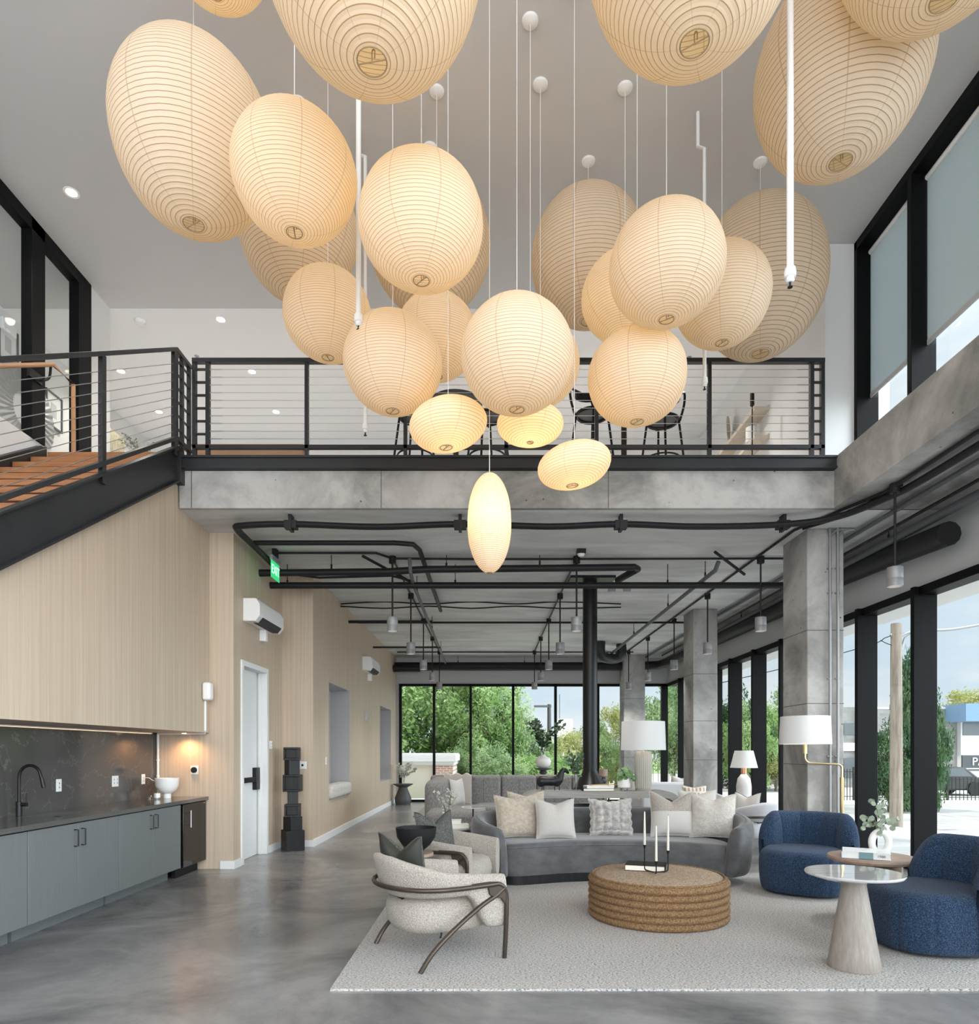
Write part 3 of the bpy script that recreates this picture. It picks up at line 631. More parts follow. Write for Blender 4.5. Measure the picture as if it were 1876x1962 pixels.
for k, (x, y) in enumerate(((.42, 9.03), (.42, 10.26), (.42, 11.47), (2.45, 9.03), (2.45, 10.26), (2.45, 11.47))):  # unseen downlights added to brighten the right side of the mezzanine
    t = thing('downlight', 'added unseen downlight over the mezzanine, %s in the row hidden behind the %s' % (['nearest', 'middle', 'deepest'][k % 3], ['central lantern', 'right-hand lanterns'][k//3]), 'downlight', (x, y, ZT-.01), 0, ['added mezzanine downlights behind the central lantern', 'added mezzanine downlights behind the right lanterns'][k//3])
    MB().lathe([(.05, -.001), (.075, -.006), (.078, 0)], seg=24, cap=False).build('trim_ring', M['white_metal'], t)
    MB().lathe([(.0001, -.003), (.052, -.003)], seg=20, cap=False).build('lens', M['light_glow'], t)
    light('SPOT', (0, 0, -.02), (0, 0, 0), 85, (1, .96, .90), 'downlight_beam', t, spot_size=R(130), spot_blend=.8, shadow_soft_size=.05)
x, y = ceil_xy(268, 613)
t = thing('smoke_detector', 'white round smoke detector on the mezzanine ceiling', 'smoke detector', (x, y, ZT-.01))
MB().lathe([(.03, -.05), (.055, -.04), (.07, -.012), (.07, 0)], seg=24).build('housing', M['white_plastic'], t)
for lb, px, py in (('small sprinkler head in the mezzanine ceiling above the left rail end', 377, 681), ('small sprinkler head in the mezzanine ceiling far right', 1321, 683)):
    x, y = ceil_xy(px, py); t = thing('ceiling_sprinkler', lb, 'sprinkler', (x, y, ZT-.01))
    MB().lathe([(.012, -.05), (.012, -.02), (.03, -.008), (.035, 0)], seg=16).build('escutcheon', M['galv'], t)

# ================================================================== MEZZANINE FURNITURE
def bar_stool(label, x, y, rz):
    t = thing('bar_stool', label, 'bar stool', (x, y, ZM), rz, 'black bentwood bar stools on the mezzanine')
    MB().lathe([(.19, .735), (.205, .75), (.205, .77), (.185, .775)], seg=28, cap=False).tube([(.185*math.cos(q*PI/12), .185*math.sin(q*PI/12), .755) for q in range(25)], .018, 8, False).build('seat_ring', M['black_metal'], t)
    MB().lathe([(.0001, .762), (.19, .762)], seg=28, cap=False).build('cane_seat', M['concrete_table'], t)
    for sx in (-1, 1):
        MB().tube([(sx*.13, -.13, .75), (sx*.20, -.20, 0)], .014, 8).build('leg', M['black_metal'], t)
        MB().tube([(sx*.15, .13, .75), (sx*.21, .21, 0)], .014, 8).build('leg', M['black_metal'], t)
    MB().tube([(.215*math.cos(q*PI/12), .215*math.sin(q*PI/12), .28) for q in range(25)], .011, 8, False).build('foot_ring', M['black_metal'], t)
    MB().tube(spline([(.17, .12, .74), (.20, .16, .92), (.19, .19, 1.08), (.10, .24, 1.14), (-.10, .24, 1.14), (-.19, .19, 1.08), (-.20, .16, .92), (-.17, .12, .74)], 5), .015, 8).build('back_loop', M['black_metal'], t)
    MB().grid(lambda u, v: (.20*math.cos(R(35+110*u)), .235*math.sin(R(35+110*u))+.008, 1.03+.12*v), 12, 3).build('back_panel', M['black_metal'], t)
    return t
bar_stool('black bar stool half hidden behind the left lantern, left of the bar table', -.90, 8.1, R(70))
bar_stool('black bar stool with cane seat showing right of the first bar table', -.03, 8.1, R(-60))
bar_stool('black bar stool with curved back fully in view between lanterns', 1.24, 8.05, R(40))
bar_stool('black bar stool at right, its legs spread below the right lantern', 2.12, 8.2, R(-50))
def bar_table(label, x, y):
    t = thing('bar_table', label, 'bar table', (x, y, ZM), 0, 'round bar tables on the mezzanine')
    MB().cyl((0, 0, 0), .33, 1.03, 1.06, 36).build('tabletop', M['concrete_table'], t)
    MB().cyl((0, 0, 0), .035, .02, 1.02).build('pedestal', M['bronze'], t)
    MB().box(-.2, .2, -.02, .02, .99, 1.03).box(-.02, .02, -.2, .2, .99, 1.03).build('spider', M['black_metal'], t)
    MB().lathe([(.2, 0), (.2, .015), (.04, .03)]).build('base', M['black_metal'], t)
bar_table('round dark bar table seen from below, left of the central lantern', -.42, 8.35)
bar_table('round bar table hidden by a lantern, only its bronze column showing', 1.68, 8.35)
cz = thing('credenza', 'low brown wooden credenza behind the left part of the railing', 'credenza', (-2.95, 8.35, ZM))
bx(-.66, .66, -.2, .2, .06, .42).build('body', M['oak'], cz, bev=.005); bx(-.68, .68, -.22, .22, .42, .45).build('top', M['oak'], cz, bev=.003)
for a in (-.6, .6): bx(a-.02, a+.02, -.16, .16, 0, .06).build('leg', M['black_metal'], cz)
# shelves on the right wall
for lb, z in (('upper floating wooden shelf on the mezzanine right wall', 6.22), ('lower floating wooden shelf on the mezzanine right wall', 5.82)):
    t = thing('floating_shelf', lb, 'shelf', (3.9, 10.8, z)); bx(-.21, -.001, -1.5, 1.5, 0, .055).build('board', M['shelf_wood'], t, bev=.003); bx(-.02, -.001, -1.5, 1.5, .055, .075).build('back_rail', M['shelf_wood'], t)
t = thing('floor_lamp', 'thin dark pole lamp with a cylinder head before the mezzanine shelves', 'floor lamp', (3.52, 8.95, ZM))
MB().cyl((0, 0, 0), .008, 0, 1.40).build('pole', M['black_metal'], t); MB().cyl((0, 0, 0), .028, 1.34, 1.5).build('lamp_head', M['black_metal'], t); MB().cyl((0, 0, 0), .1, 0, .015).build('base', M['black_metal'], t)
t = thing('white_planter', 'white cylindrical planter on the lower mezzanine shelf', 'planter', (3.76, 9.6, 5.895)); MB().lathe([(.06, 0), (.075, .01), (.075, .22), (.065, .22), (.06, .05)], seg=24).build('pot', M['ceramic_white'], t)
t = thing('coral_fan', 'pale round coral fan on a thin stand on the upper mezzanine shelf', 'ornament', (3.79, 10.6, 6.295))
MB().box(-.05, .05, -.03, .03, 0, .015).build('base', M['black_wood'], t); MB().tube([(0, 0, .01), (0, 0, .14)], .004, 6).build('stem', M['twig'], t)
MB().lathe([(.0001, -.006), (.15, -.004), (.155, 0), (.15, .004), (.0001, .006)], seg=26, sy=1.25).build('fan', M['shelf_wood'], t)
o = [c for c in t.children if c.name.startswith('fan')][0]; o.rotation_euler = (R(90), 0, R(60)); o.location = (0, 0, .30)
t = thing('small_horn', 'small brown ornament on the upper mezzanine shelf', 'ornament', (3.74, 10.2, 6.275)); MB().tube(spline([(0, 0, 0), (.02, 0, .06), (.08, 0, .11)], 4), [.03, .028, .025, .022, .02, .018, .015, .01, .006], 10).build('body', M['brown_wood'], t)
t = thing('black_vase', 'black curved vase at the far end of the upper mezzanine shelf', 'vase', (3.77, 11.9, 6.275)); MB().lathe([(.05, 0), (.09, .08), (.05, .2), (.08, .3), (.04, .36)], seg=20).build('body', M['black_matte'], t)
struct('trim_4', bx(3.35, 3.9, 12.28, 12.4, ZM, 6.9), M['white_paint'])
# wall art on the far left wall, emergency light, panel, plant
t = thing('ring_wall_art', 'large pale wire ring artwork seen through the stair glazing', 'wall art', (-6.38, 9.15, 6.13))
MB().grid(lambda u, v: (.006*math.sin(40*PI*u*2)+.025, (.24+.36*v)*math.cos(2*PI*u), (.24+.36*v)*math.sin(2*PI*u)), 160, 8, cu=True).build('wire_ring', M['galv'], t)
for (y, z, lb) in ((9.78, 6.45, 'framed picture with white mat beside the ring artwork'), (8.85, 6.85, 'framed picture above the ring artwork')):
    t = thing('framed_picture', lb, 'picture', (-6.39, y, z)); MB().box(0, .03, -.18, .18, -.25, -.23).box(0, .03, -.18, .18, .23, .25).box(0, .03, -.18, -.16, -.25, .25).box(0, .03, .16, .18, -.25, .25).build('frame', M['grey_pipe'], t)
    bx(0, .012, -.16, .16, -.23, .23).build('mat_board', M['white_paint'], t); bx(.012, .014, -.06, .06, -.1, .1).build('print', M['grey_fabric'], t)
t = thing('emergency_light', 'white emergency light high on the wall behind the stair glazing', 'emergency light', (-6.39, 8.8, 7.05)); bx(0, .08, -.13, .13, -.08, .08).build('housing', M['white_plastic'], t, bev=.02); MB().ball((.09, -.06, -.08), .03).build('lamp_head', M['white_plastic'], t)
t = thing('wall_panel', 'narrow olive patterned panel at the left end of the mezzanine', 'wall art', (-5.92, 10.45, 5.75)); bx(-.01, .02, -.35, .35, -.9, .75).build('panel', mat('olive_panel', (.30, .27, .17), .7, noise=((30, 30, 30), .45, .55, (.42, .39, .27), 2)), t)
def sprig(t, n, h, spread, lm='leaf_silver', seed=1, leaf=.03, name='foliage', base=0, up=.75, bare=.35):
    rd = random.Random(seed); st_, lf = MB(), MB()
    for k in range(n):
        an = rd.random()*2*PI; tip = Vector((math.cos(an)*spread*rd.uniform(.4, 1), math.sin(an)*spread*rd.uniform(.4, 1), h*rd.uniform(.65, 1)))
        mid = Vector((tip.x*.3, tip.y*.3, tip.z*.6)); pts = spline([(0, 0, 0), mid, tip], 5); pts = [p+Vector((0, 0, base)) for p in pts]
        st_.tube(pts, .003, 5)
        for p in pts[int(len(pts)*bare):]:
            for q in range(3):
                d_ = Vector((rd.uniform(-1, 1), rd.uniform(-1, 1), rd.uniform(-.3, 1))).normalized(); s_ = leaf*rd.uniform(.7, 1.3); u_ = d_.orthogonal().normalized()*s_*.45
                a_ = p+d_*.01; lf.add([a_, a_+d_*s_*.6+u_, a_+d_*s_*1.2+d_.cross(u_)*.2, a_+d_*s_*.6-u_], [(0, 1, 2, 3)])
    st_.build('stems', M['twig'], t); lf.build('leaves', M[lm], t, smooth=False)
t = thing('landing_plant', 'leafy twigs of a plant just above the stair treads', 'plant', (-3.98, 8.0, ZM))
t.location = P(268, 880, 8.0).to_tuple()[0:2]+(ZM,)
MB().lathe([(.06, 0), (.1, .03), (.1, .2), (.09, .2), (.08, .05)], seg=20).build('pot', M['ceramic_grey'], t)
sprig(t, 6, .30, .20, 'leaf_sage', 5, .03, base=.16)
# ================================================================== KITCHEN
XF, XB, CT = -3.53, -4.17, .905
def cab(label, y0, doors):
    w = sum(doors); t = thing('base_cabinet', label, 'cabinet', (XF, y0, 0), 0, 'grey base cabinets')
    bx(XB-XF+.005, -.022, .002, w-.002, .135, CT-.05).build('carcass', M['black_matte'], t)  # carcass coloured black to put shade into the door gaps
    bx(XB-XF+.005, -.15, .03 if len(doors) > 1 else .002, w-.002, 0, .135).build('toe_kick', M['cab_grey'], t)
    y = 0
    for i, dw in enumerate(doors):
        dr = bx(-.02, 0, y+.003, y+dw-.003, .135, CT-.052).build('door', M['cab_grey'], t, bev=.002)
        hy = y+dw-.05 if (i == 0) else y+.05
        MB().tube([(0, hy, .80), (.035, hy, .80), (.035, hy, .66), (0, hy, .66)], .006, 8).build('handle', M['black_metal'], dr)
        y += dw
    return t
cab('grey base cabinet under the sink, two doors with handles meeting at a dark gap', 5.11, (.62, .635))
cab('grey base cabinet with two doors, right next to the black fridge', 6.37, (.63, .64))
t = thing('base_cabinet', 'grey base cabinet at the left edge of the view, no handle showing', 'cabinet', (XF, 4.2, 0), 0, 'grey base cabinets')
bx(XB-XF+.005, -.022, .002, .903, .135, CT-.05).build('carcass', M['black_matte'], t); bx(-.02, 0, .003, .902, .135, CT-.052).build('door', M['cab_grey'], t, bev=.002); bx(XB-XF+.005, -.15, 0, .90, 0, .135).build('toe_kick', M['cab_grey'], t)
t = thing('fridge', 'black under-counter fridge at the right end of the worktop', 'fridge', (XF, 7.70, 0))
bx(XB-XF+.01, -.05, 0, .62, .10, CT-.045).build('body', M['black_metal'], t, bev=.004)
dr = bx(-.045, .0, .0, .62, .12, CT-.05).build('door', M['black_gloss'], t, bev=.005)
MB().tube([(.05, .09, .78), (.05, .09, .58)], .008, 10).tube([(0, .09, .75), (.05, .09, .75)], .006, 8).tube([(0, .09, .61), (.05, .09, .61)], .006, 8).build('handle', M['chrome'], dr)
bx(-.14, -.10, .01, .6, 0, .10).build('kick_grille', M['black_matte'], t); bx(.001, .003, .54, .58, .83, .838).build('badge', M['chrome'], t)
# worktop with the sink cut-out
sx0, sx1, sy0, sy1 = -4.02, -3.69, 5.72, 6.20
wt = thing('worktop', 'dark stone worktop running along the grey cabinets', 'worktop', (XF, 3.6, CT-.04))
def subc(mb, c): mb.v = [(x-c[0], y-c[1], z-c[2]) for x, y, z in mb.v]; return mb
m = MB(); e0, e1 = XB, XF+.02
m.box(e0, e1, 3.6, sy0, CT-.04, CT); m.box(e0, e1, sy1, 8.345, CT-.04, CT); m.box(e0, sx0, sy0, sy1, CT-.04, CT); m.box(sx1, e1, sy0, sy1, CT-.04, CT)
subc(m, (XF, 3.6, CT-.04)).build('slab', M['worktop_stone'], wt)
t = thing('sink', 'dark undermounted sink cut into the worktop', 'sink', ((sx0+sx1)/2, (sy0+sy1)/2, CT-.22)); hx, hy = (sx1-sx0)/2, (sy1-sy0)/2
MB().box(-hx-.01, hx+.01, -hy-.01, hy+.01, 0, .01).box(-hx-.01, -hx, -hy-.01, hy+.01, .01, .178).box(hx, hx+.01, -hy-.01, hy+.01, .01, .178).box(-hx, hx, -hy-.01, -hy, .01, .178).box(-hx, hx, hy, hy+.01, .01, .178).build('basin', M['black_wood'], t)
MB().lathe([(.03, .012), (.035, .01)], seg=16).build('drain', M['chrome'], t)
struct('wall_left_backsplash', bx(XB, XB+.02, 3.6, 8.35, CT, 1.70), M['dark_marble'])
t = thing('tap', 'matte black arched kitchen tap behind the sink', 'tap', (-4.085, 5.80, CT))
MB().cyl((0, 0, 0), .024, 0, .125).build('base', M['black_metal'], t, bev=.002)
arc = [(0, 0, .10), (0, 0, .32)]+[(.095-.095*math.cos(a), 0, .335+.105*math.sin(a)) for a in [PI*i/12 for i in range(1, 11)]]+[(.205, 0, .29)]
MB().tube(arc, .013, 12).build('spout', M['black_metal'], t); MB().tube([(.196, 0, .33), (.215, 0, .245)], .0165, 12).build('spray_head', M['black_metal'], t)
MB().tube([(.02, 0, .10), (.07, 0, .10)], .016, 12).tube([(.062, 0, .10), (.066, 0, .20)], .006, 8).build('lever', M['black_metal'], t)
def plate(name, label, cat, loc, ax, w, h, grp=None, double=False):
    t = thing(name, label, cat, loc, 0, grp)
    if ax == 'x':
        bx(0, .008, -w/2, w/2, -h/2, h/2).build('plate', M['white_plastic'], t, bev=.002)
        ks = (-w/4, w/4) if double else (0,)
        for k in ks: bx(.008, .011, k-.016, k+.016, -h*.3, h*.3).build('insert', M['white_paint'], t)
        for k in ks:
            for zz in (-.02, .02): bx(.011, .0115, k-.006, k+.006, zz-.006, zz+.006).build('socket_slots', M['grey_pipe'], t)
    else:
        bx(-w/2, w/2, -.008, 0, -h/2, h/2).build('plate', M['white_plastic'], t, bev=.002); bx(-.016, .016, -.011, -.008, -h*.3, h*.3).build('insert', M['white_paint'], t)
    return t
g = 'white outlets on the dark backsplash'
plate('wall_outlet', 'white outlet on the backsplash just right of the tap', 'outlet', (XB+.02, 6.43, 1.14), 'x', .075, .12, g)
plate('wall_outlet', 'wider white double outlet in the middle of the backsplash', 'outlet', (XB+.02, 7.40, 1.137), 'x', .12, .12, g, True)
plate('wall_outlet', 'white outlet with a white cord plugged in, near the white bowl', 'outlet', (XB+.02, 8.0, 1.135), 'x', .075, .12, g)
t = thing('footed_bowl', 'large white footed bowl at the end of the worktop', 'bowl', (-3.90, 8.08, CT))
MB().lathe([(.045, 0), (.045, .05), (.06, .06), (.10, .09), (.13, .15), (.135, .24), (.128, .24), (.12, .15), (.09, .10), (.0001, .08)], seg=36, cap=False).build('bowl', M['ceramic_white'], t)
t = thing('charging_cable', 'white cord looping from the outlet to behind the white bowl', 'cord', (-4.14, 8.0, 1.15)); MB().tube(spline([(0, 0, 0), (.06, 0, 0), (.09, .03, -.03), (.13, .08, -.05)], 6), .004, 6).build('cord', M['white_plastic'], t)
t = thing('glass_jar', 'small clear glass jar with white label beside the footed bowl', 'jar', (-3.90, 7.84, CT))
MB().lathe([(.04, 0), (.042, .06), (.035, .085), (.012, .1), (.012, .11), (.018, .12), (.012, .135), (.0001, .14)], seg=20).build('glass', M['clear_glass'], t)
MB().lathe([(.034, .02), (.034, .07)], seg=20).build('candle', M['ceramic_white'], t)
t = thing('glass_jar', 'tiny clear glass dish left of the labelled jar', 'jar', (-3.93, 7.74, CT)); MB().lathe([(.025, 0), (.03, .03), (.012, .05), (.0001, .055)], seg=16).build('glass', M['clear_glass'], t)
t = thing('thermostat', 'white thermostat with a round black dial above the fridge', 'thermostat', (-3.685, 8.35, 1.235)); bx(-.05, .05, -.015, 0, -.055, .055).build('plate', M['white_plastic'], t, bev=.006)
o = MB().lathe([(.001, .02), (.036, .02), (.038, .01), (.038, 0)], seg=28).build('dial', M['black_gloss'], t); o.rotation_euler = (R(90), 0, 0); o.location = (0, -.014, 0)
# speaker and surface conduit on the panel corner
t = thing('wall_speaker', 'small white speaker at the corner of the wood panel', 'speaker', (-3.495, 8.17, 2.20)); MB().box(0, .10, -.065, .065, -.11, .11).build('case', M['white_plastic'], t, bev=.03, seg=3)
t = thing('conduit', 'white surface conduit from the speaker down under the wood panel', 'conduit', (-3.49, 8.2, 2.09)); 
MB().tube([(0, 0, 0), (0, 0, -.37), (-.02, .04, -.40), (-.63, .09, -.405)], .013, 8).tube([(-.63, .10, -.405), (-.63, .10, -.95)], .015, 8).build('pipe', M['white_metal'], t)
for z in (-.72, -.92): MB().tube([(-.63, .10, z), (-.63, .10, z-.02)], .020, 10).build('clip', M['white_metal'], t)
t = thing('light_strip', 'warm light strip under the wood wall panel above the backsplash', 'light', (-4.10, 6.2, 1.695)); bx(-.015, .015, -1.9, 1.9, -.012, 0).build('housing', M['white_metal'], t)
bx(-.01, .01, -1.88, 1.88, -.016, -.012).build('diffuser', M['strip_glow'], t)
t = thing('puck_light', 'warm puck light under the panel at the wood return wall', 'light', (-3.75, 8.20, 1.70)); MB().lathe([(.03, -.012), (.032, 0)], seg=20).build('housing', M['white_metal'], t); MB().lathe([(.0001, -.013), (.026, -.013)], seg=20, cap=False).build('lens', M['light_glow'], t)
light('SPOT', (0, .0, -.03), (0, 0, 0), 14, (1, .55, .24), 'puck_beam', t, spot_size=R(150), spot_blend=1, shadow_soft_size=.03)

# ================================================================== DOOR WALL AND LEFT LOUNGE WALL
plate('wall_switch', 'white switch plate on the wood wall right of the white door', 'switch', (-3.2, 9.76, 1.56), 'x', .11, .12, None, True)
t = thing('thermostat', 'white wall control with a black dot behind the black sculpture', 'thermostat', (-2.88, 10.30, 1.255)); bx(-.06, .06, -.012, 0, -.06, .06).build('plate', M['white_plastic'], t, bev=.004); MB().ball((0, -.014, 0), .018).build('knob', M['black_matte'], t)
plate('wall_control', 'small white control left of the first wall niche', 'switch', (-2.72, 11.1, 1.31), 'x', .07, .12)
t = thing('wall_sensor', 'small grey sensor on the wall between the two niches', 'sensor', (-2.72, 14.6, 2.22)); bx(0, .04, -.06, .06, -.09, .09).build('case', M['grey_fabric'], t, bev=.008)
def ac(label, y, x, z):
    t = thing('air_conditioner', label, 'air conditioner', (x, y, z), 0, 'wall mounted air conditioners')
    MB().prism([(0, 0), (.16, 0), (.22, .07), (.22, .22), (.17, .30), (0, .30)], 1.02, 'y', 0).build('case', M['white_plastic'], t, bev=.012, seg=3)
    for k in range(3): bx(.10+k*.03, .115+k*.03, .12, .9, -.006+k*0, .002).build('louver', M['charcoal'], t)
    MB().prism([(.165, -.002), (.222, .066), (.222, .060), (.17, -.006)], .78, 'y', .12).build('outlet_slot', M['charcoal'], t)
    bx(.0, .09, .62, .72, -.16, 0).build('drain_cover', M['white_plastic'], t, bev=.01)
ac('white wall air conditioner above the white door', 8.66, -3.2, 3.16)
ac('white wall air conditioner farther away, over the niches', 14.25, -2.72, 3.2)
t = thing('bolster', 'fuzzy white bolster cushion on the sill of the first niche', 'cushion', (-2.86, 12.15, .645)); MB().box(-.12, .2, -.82, .80, -.0, .24).build('cushion', M['fur_cream'], t, bev=.07, seg=4)
for k, (a, nm) in enumerate(((n1, 'near'), (n2, 'far'))):
    t = thing('niche_light', 'warm downlight inside the head of the %s wall niche' % nm, 'light', (-2.9, a[0]+.35, a[3]-.013), 0, 'niche lights')
    MB().lathe([(.04, 0), (.04, -.008)], seg=20).build('housing', M['white_metal'], t); MB().lathe([(.0001, -.009), (.034, -.009)], seg=20, cap=False).build('lens', M['light_glow'], t)
    light('SPOT', (0, 0, -.02), (0, 0, 0), 7, (1, .8, .6), 'niche_beam', t, spot_size=R(140), spot_blend=1, shadow_soft_size=.03)
# stacked black sculpture
t = thing('stacked_sculpture', 'tall black sculpture of stacked hollow boxes by the wood wall', 'sculpture', (-2.93, 9.95, 0))
z = 0
for k, (w, h, rz, hol, dx) in enumerate(((.27, .30, 35, False, 0), (.20, .20, 50, False, 0), (.215, .19, 8, True, 0), (.145, .19, 20, False, 0), (.245, .25, 5, True, 0), (.17, .22, 40, False, -.01), (.215, .19, 6, True, -.01))):
    mm = Matrix.Rotation(R(rz), 4, 'Z'); a = w/2
    g_ = MB()
    if hol:
        q = .03
        g_.box(-a, a, -a, a, z, z+q, mm).box(-a, a, -a, a, z+h-q, z+h, mm).box(-a, -a+q, -a, a, z+q, z+h-q, mm).box(a-q, a, -a, a, z+q, z+h-q, mm).box(-a+q, a-q, -a+.03, a, z+q, z+h-q, mm)
    else: g_.box(-a, a, -a, a, z, z+h, mm)
    g_.v = [(x+dx, y, zz) for x, y, zz in g_.v]
    g_.build('block', M['black_wood'], t, bev=.004); z += h-.002

# ================================================================== CEILING SERVICES
def hangers(t, c, pts, r=.012, zt=ZC):
    for p in pts:
        MB().tube([(p[0]-c[0], p[1]-c[1], p[2]-c[2]), (p[0]-c[0], p[1]-c[1], zt-c[2])], .006, 6).tube([(p[0]-c[0]+.0, p[1]-c[1], p[2]-c[2]), (p[0]-c[0], p[1]-c[1], p[2]+.07-c[2])], .014, 8).build('hanger', M['black_pipe'], t)
def pipe(label, pts, r, mt='black_pipe', hang=(), name='ceiling_pipe', cat='pipe', flat=1, sm=0):
    c = Vector(pts[0]); t = thing(name, label, cat, c)
    pp = [Vector(p)-c for p in pts]
    if sm: pp = spline(pp, sm)
    MB().tube(pp, r, 12, True, flat).build('run', M[mt], t)
    hangers(t, c, hang); return t
# bundled cable loom along the slab edge, round the left corner and into the right strip
loom = [(-3.02, 9.6, 4.06), (-3.0, 8.6, 4.08), (-2.98, 7.9, 4.09), (-2.85, 7.76, 4.09), (-2.3, 7.74, 4.10), (-1.3, 7.76, 4.075), (-.34, 7.74, 4.10), (.7, 7.75, 4.075), (1.52, 7.74, 4.10), (2.4, 7.75, 4.075), (3.4, 7.72, 4.09), (3.9, 7.5, 4.10), (4.15, 7.0, 4.12), (4.25, 6.4, 4.13), (4.27, 4, 4.13), (4.27, 0, 4.13)]
t = pipe('thick black cable loom running along the front edge of the concrete ceiling', loom, .036, 'black_pipe', sm=6, name='cable_loom', cat='cable', flat=1.2)
for x in (-2.3, -.34, 1.52, 3.4):
    MB().box(x-.07, x+.07, -.05, .05, -.045, .045, Matrix.Translation((0, 7.745, 4.09))).box(x-.018, x+.018, -.06, .06, -.07, .11, Matrix.Translation((0, 7.745, 4.09))).build('clamp', M['black_pipe'], t, loc=(3.02, -9.6, -4.06))
pipe('black conduit turning from crosswise to lengthwise, left half of the ceiling', [(-3.0, 8.5, 4.12), (-1.2, 8.5, 4.12), (-.98, 8.56, 4.12), (-.92, 8.8, 4.12), (-.92, 12.6, 4.12)], .032)
pipe('black pipe with an elbow, upper of two long crosswise pipes', [(-3.2, 9.3, 3.95), (-1.4, 9.3, 3.97), (-.9, 9.3, 4.0), (2.02, 9.3, 4.03), (2.08, 9.38, 4.03), (1.92, 10.0, 4.03)], .05, hang=((-2.2, 9.3, 4.0), (-.6, 9.3, 4.02), (.7, 9.3, 4.05)))
pipe('long straight black crosswise pipe, lower of the two', [(-3.2, 9.75, 3.89), (4.3, 9.75, 3.89)], .048, hang=((-2.95, 9.75, 3.9), (-.5, 9.75, 3.9), (2.6, 9.75, 3.9)))
pipe('thin black conduit feeding the first row of pendants across the ceiling', [(-2.9, 9.1, 4.17), (-1.55, 9.1, 4.17), (-1.36, 9.36, 4.17), (0, 9.36, 4.16), (3.8, 9.36, 4.17), (4.6, 9.36, 4.17)], .016)
pipe('short black conduit left of the first pendant, near the exit sign', [(-3.0, 9.9, 4.1), (-2.6, 10.2, 4.12), (-1.5, 10.2, 4.15), (-1.2, 10.6, 4.16)], .018)
for dz_, lb in ((0, 'wavy black flexible conduit across the ceiling, upper of the pair'), (-.06, 'wavy black flexible conduit across the ceiling, lower of the pair')):
    pipe(lb, [(-2.72+k*.8, 12.2, 4.17+dz_+(.03 if k % 2 else -.01)*(1 if dz_ == 0 else -1)) for k in range(6)]+[(2.4, 12.2, 4.16+dz_)], .013, sm=4, name='flexible_conduit', cat='conduit')
pipe('black conduit across the ceiling serving the third pendant row', [(-2.72, 13.85, 4.14), (4.6, 13.85, 4.14)], .022)
pipe('black pipe slightly below it, ending at the grey sprinkler branch', [(-2.72, 12.9, 3.97), (-1.1, 12.9, 3.97)], .03)
pipe('thin black pipe from the left wall to the sprinkler branch, far back', [(-2.72, 15.6, 3.9), (-1.15, 15.6, 3.9)], .022)
pipe('thin black conduit crossing the ceiling just before the back wall', [(-2.5, 18.1, 4.16), (3.9, 18.1, 4.16)], .018)
for x, lb in ((-1.36, 'left'), (1.22, 'middle')):
    pipe('black conduit linking the %s lengthwise row of pendants' % lb, [(x, 9.3, 4.175), (x, 18.2, 4.175)], .014)
pipe('black conduit linking the right lengthwise row of pendants', [(4.2, 6.8, 4.18), (3.9, 7.7, 4.18), (3.74, 8.2, 4.18), (3.74, 18.2, 4.18)], .016)
pipe('grey sprinkler branch running back on the left, rising to a vertical end', [(-1.10, 9.2, 4.12), (-1.09, 9.2, 3.95), (-1.12, 9.8, 3.92), (-1.22, 18.5, 3.92)], .026, 'grey_pipe', hang=((-1.13, 10.4, 3.93), (-1.16, 13.5, 3.93), (-1.2, 16.5, 3.93)))
pipe('grey sprinkler branch running back on the right toward the duct', [(3.12, 9.1, 4.05), (3.11, 9.2, 3.96), (3.10, 17, 3.96)], .030, 'grey_pipe', hang=((3.1, 9.6, 3.97), (3.1, 11.6, 3.97), (3.09, 14.3, 3.97)))
pipe('slanted black strut beside the grey sprinkler branch', [(3.02, 8.95, 4.14), (3.55, 9.3, 3.93)], .02, name='pipe_brace', cat='brace')
pipe('slanted black strut at the left sprinkler branch', [(-1.75, 9.2, 4.16), (-1.15, 9.7, 3.93)], .02, name='pipe_brace', cat='brace')
pipe('grey pipe along the right strip nearest the concrete beam', [(4.52, 0, 4.15), (4.52, 12, 4.15), (4.45, 19, 4.15)], .026, 'grey_pipe', hang=())
pipe('large grey pipe hung along the right wall under the ceiling', [(4.9, 0, 4.05), (4.9, 18.7, 4.02)], .05, 'grey_pipe', hang=((4.9, 5.9, 4.06), (4.9, 8.2, 4.06), (4.9, 10.6, 4.06), (4.9, 13, 4.05)))
pipe('thin black cable beside the large grey pipe along the right wall', [(4.78, 0, 4.12), (4.78, 18.5, 4.12)], .018)
pipe('thin black conduit hugging the concrete beam at right', [(4.13, 0, 4.17), (4.13, 7.6, 4.17), (3.8, 8.1, 4.17)], .02)
t = pipe('large black round duct across the back above the windows', [(-2.70, 19.1, 3.90), (4.0, 19.1, 3.90), (4.75, 18.8, 3.90), (4.9, 18, 3.90), (4.95, 10, 3.86)], .12, name='round_duct', cat='duct', hang=((-.9, 19.1, 4.0), (1.0, 19.1, 4.0)))
pipe('short lower black duct stub at the back left corner', [(-2.70, 18.8, 3.80), (-1.95, 18.8, 3.80)], .10, name='round_duct', cat='duct')
pipe('rounded black tube end by the right wall above the near windows', [(5.02, 10.2, 3.98), (5.0, 8.8, 3.92), (4.92, 7.15, 3.80)], .13, name='round_duct', cat='duct')  # dark wedge by the wall modelled as a black tube
pipe('slate S-shaped duct right of the black flue, far back', [(2.75, 16.6, 4.2), (2.75, 16.6, 3.95), (2.85, 16.7, 3.83), (3.2, 17, 3.83), (3.35, 17, 3.95), (3.35, 17, 4.2)], .13, 'dark_steel', name='round_duct', cat='duct', sm=4)

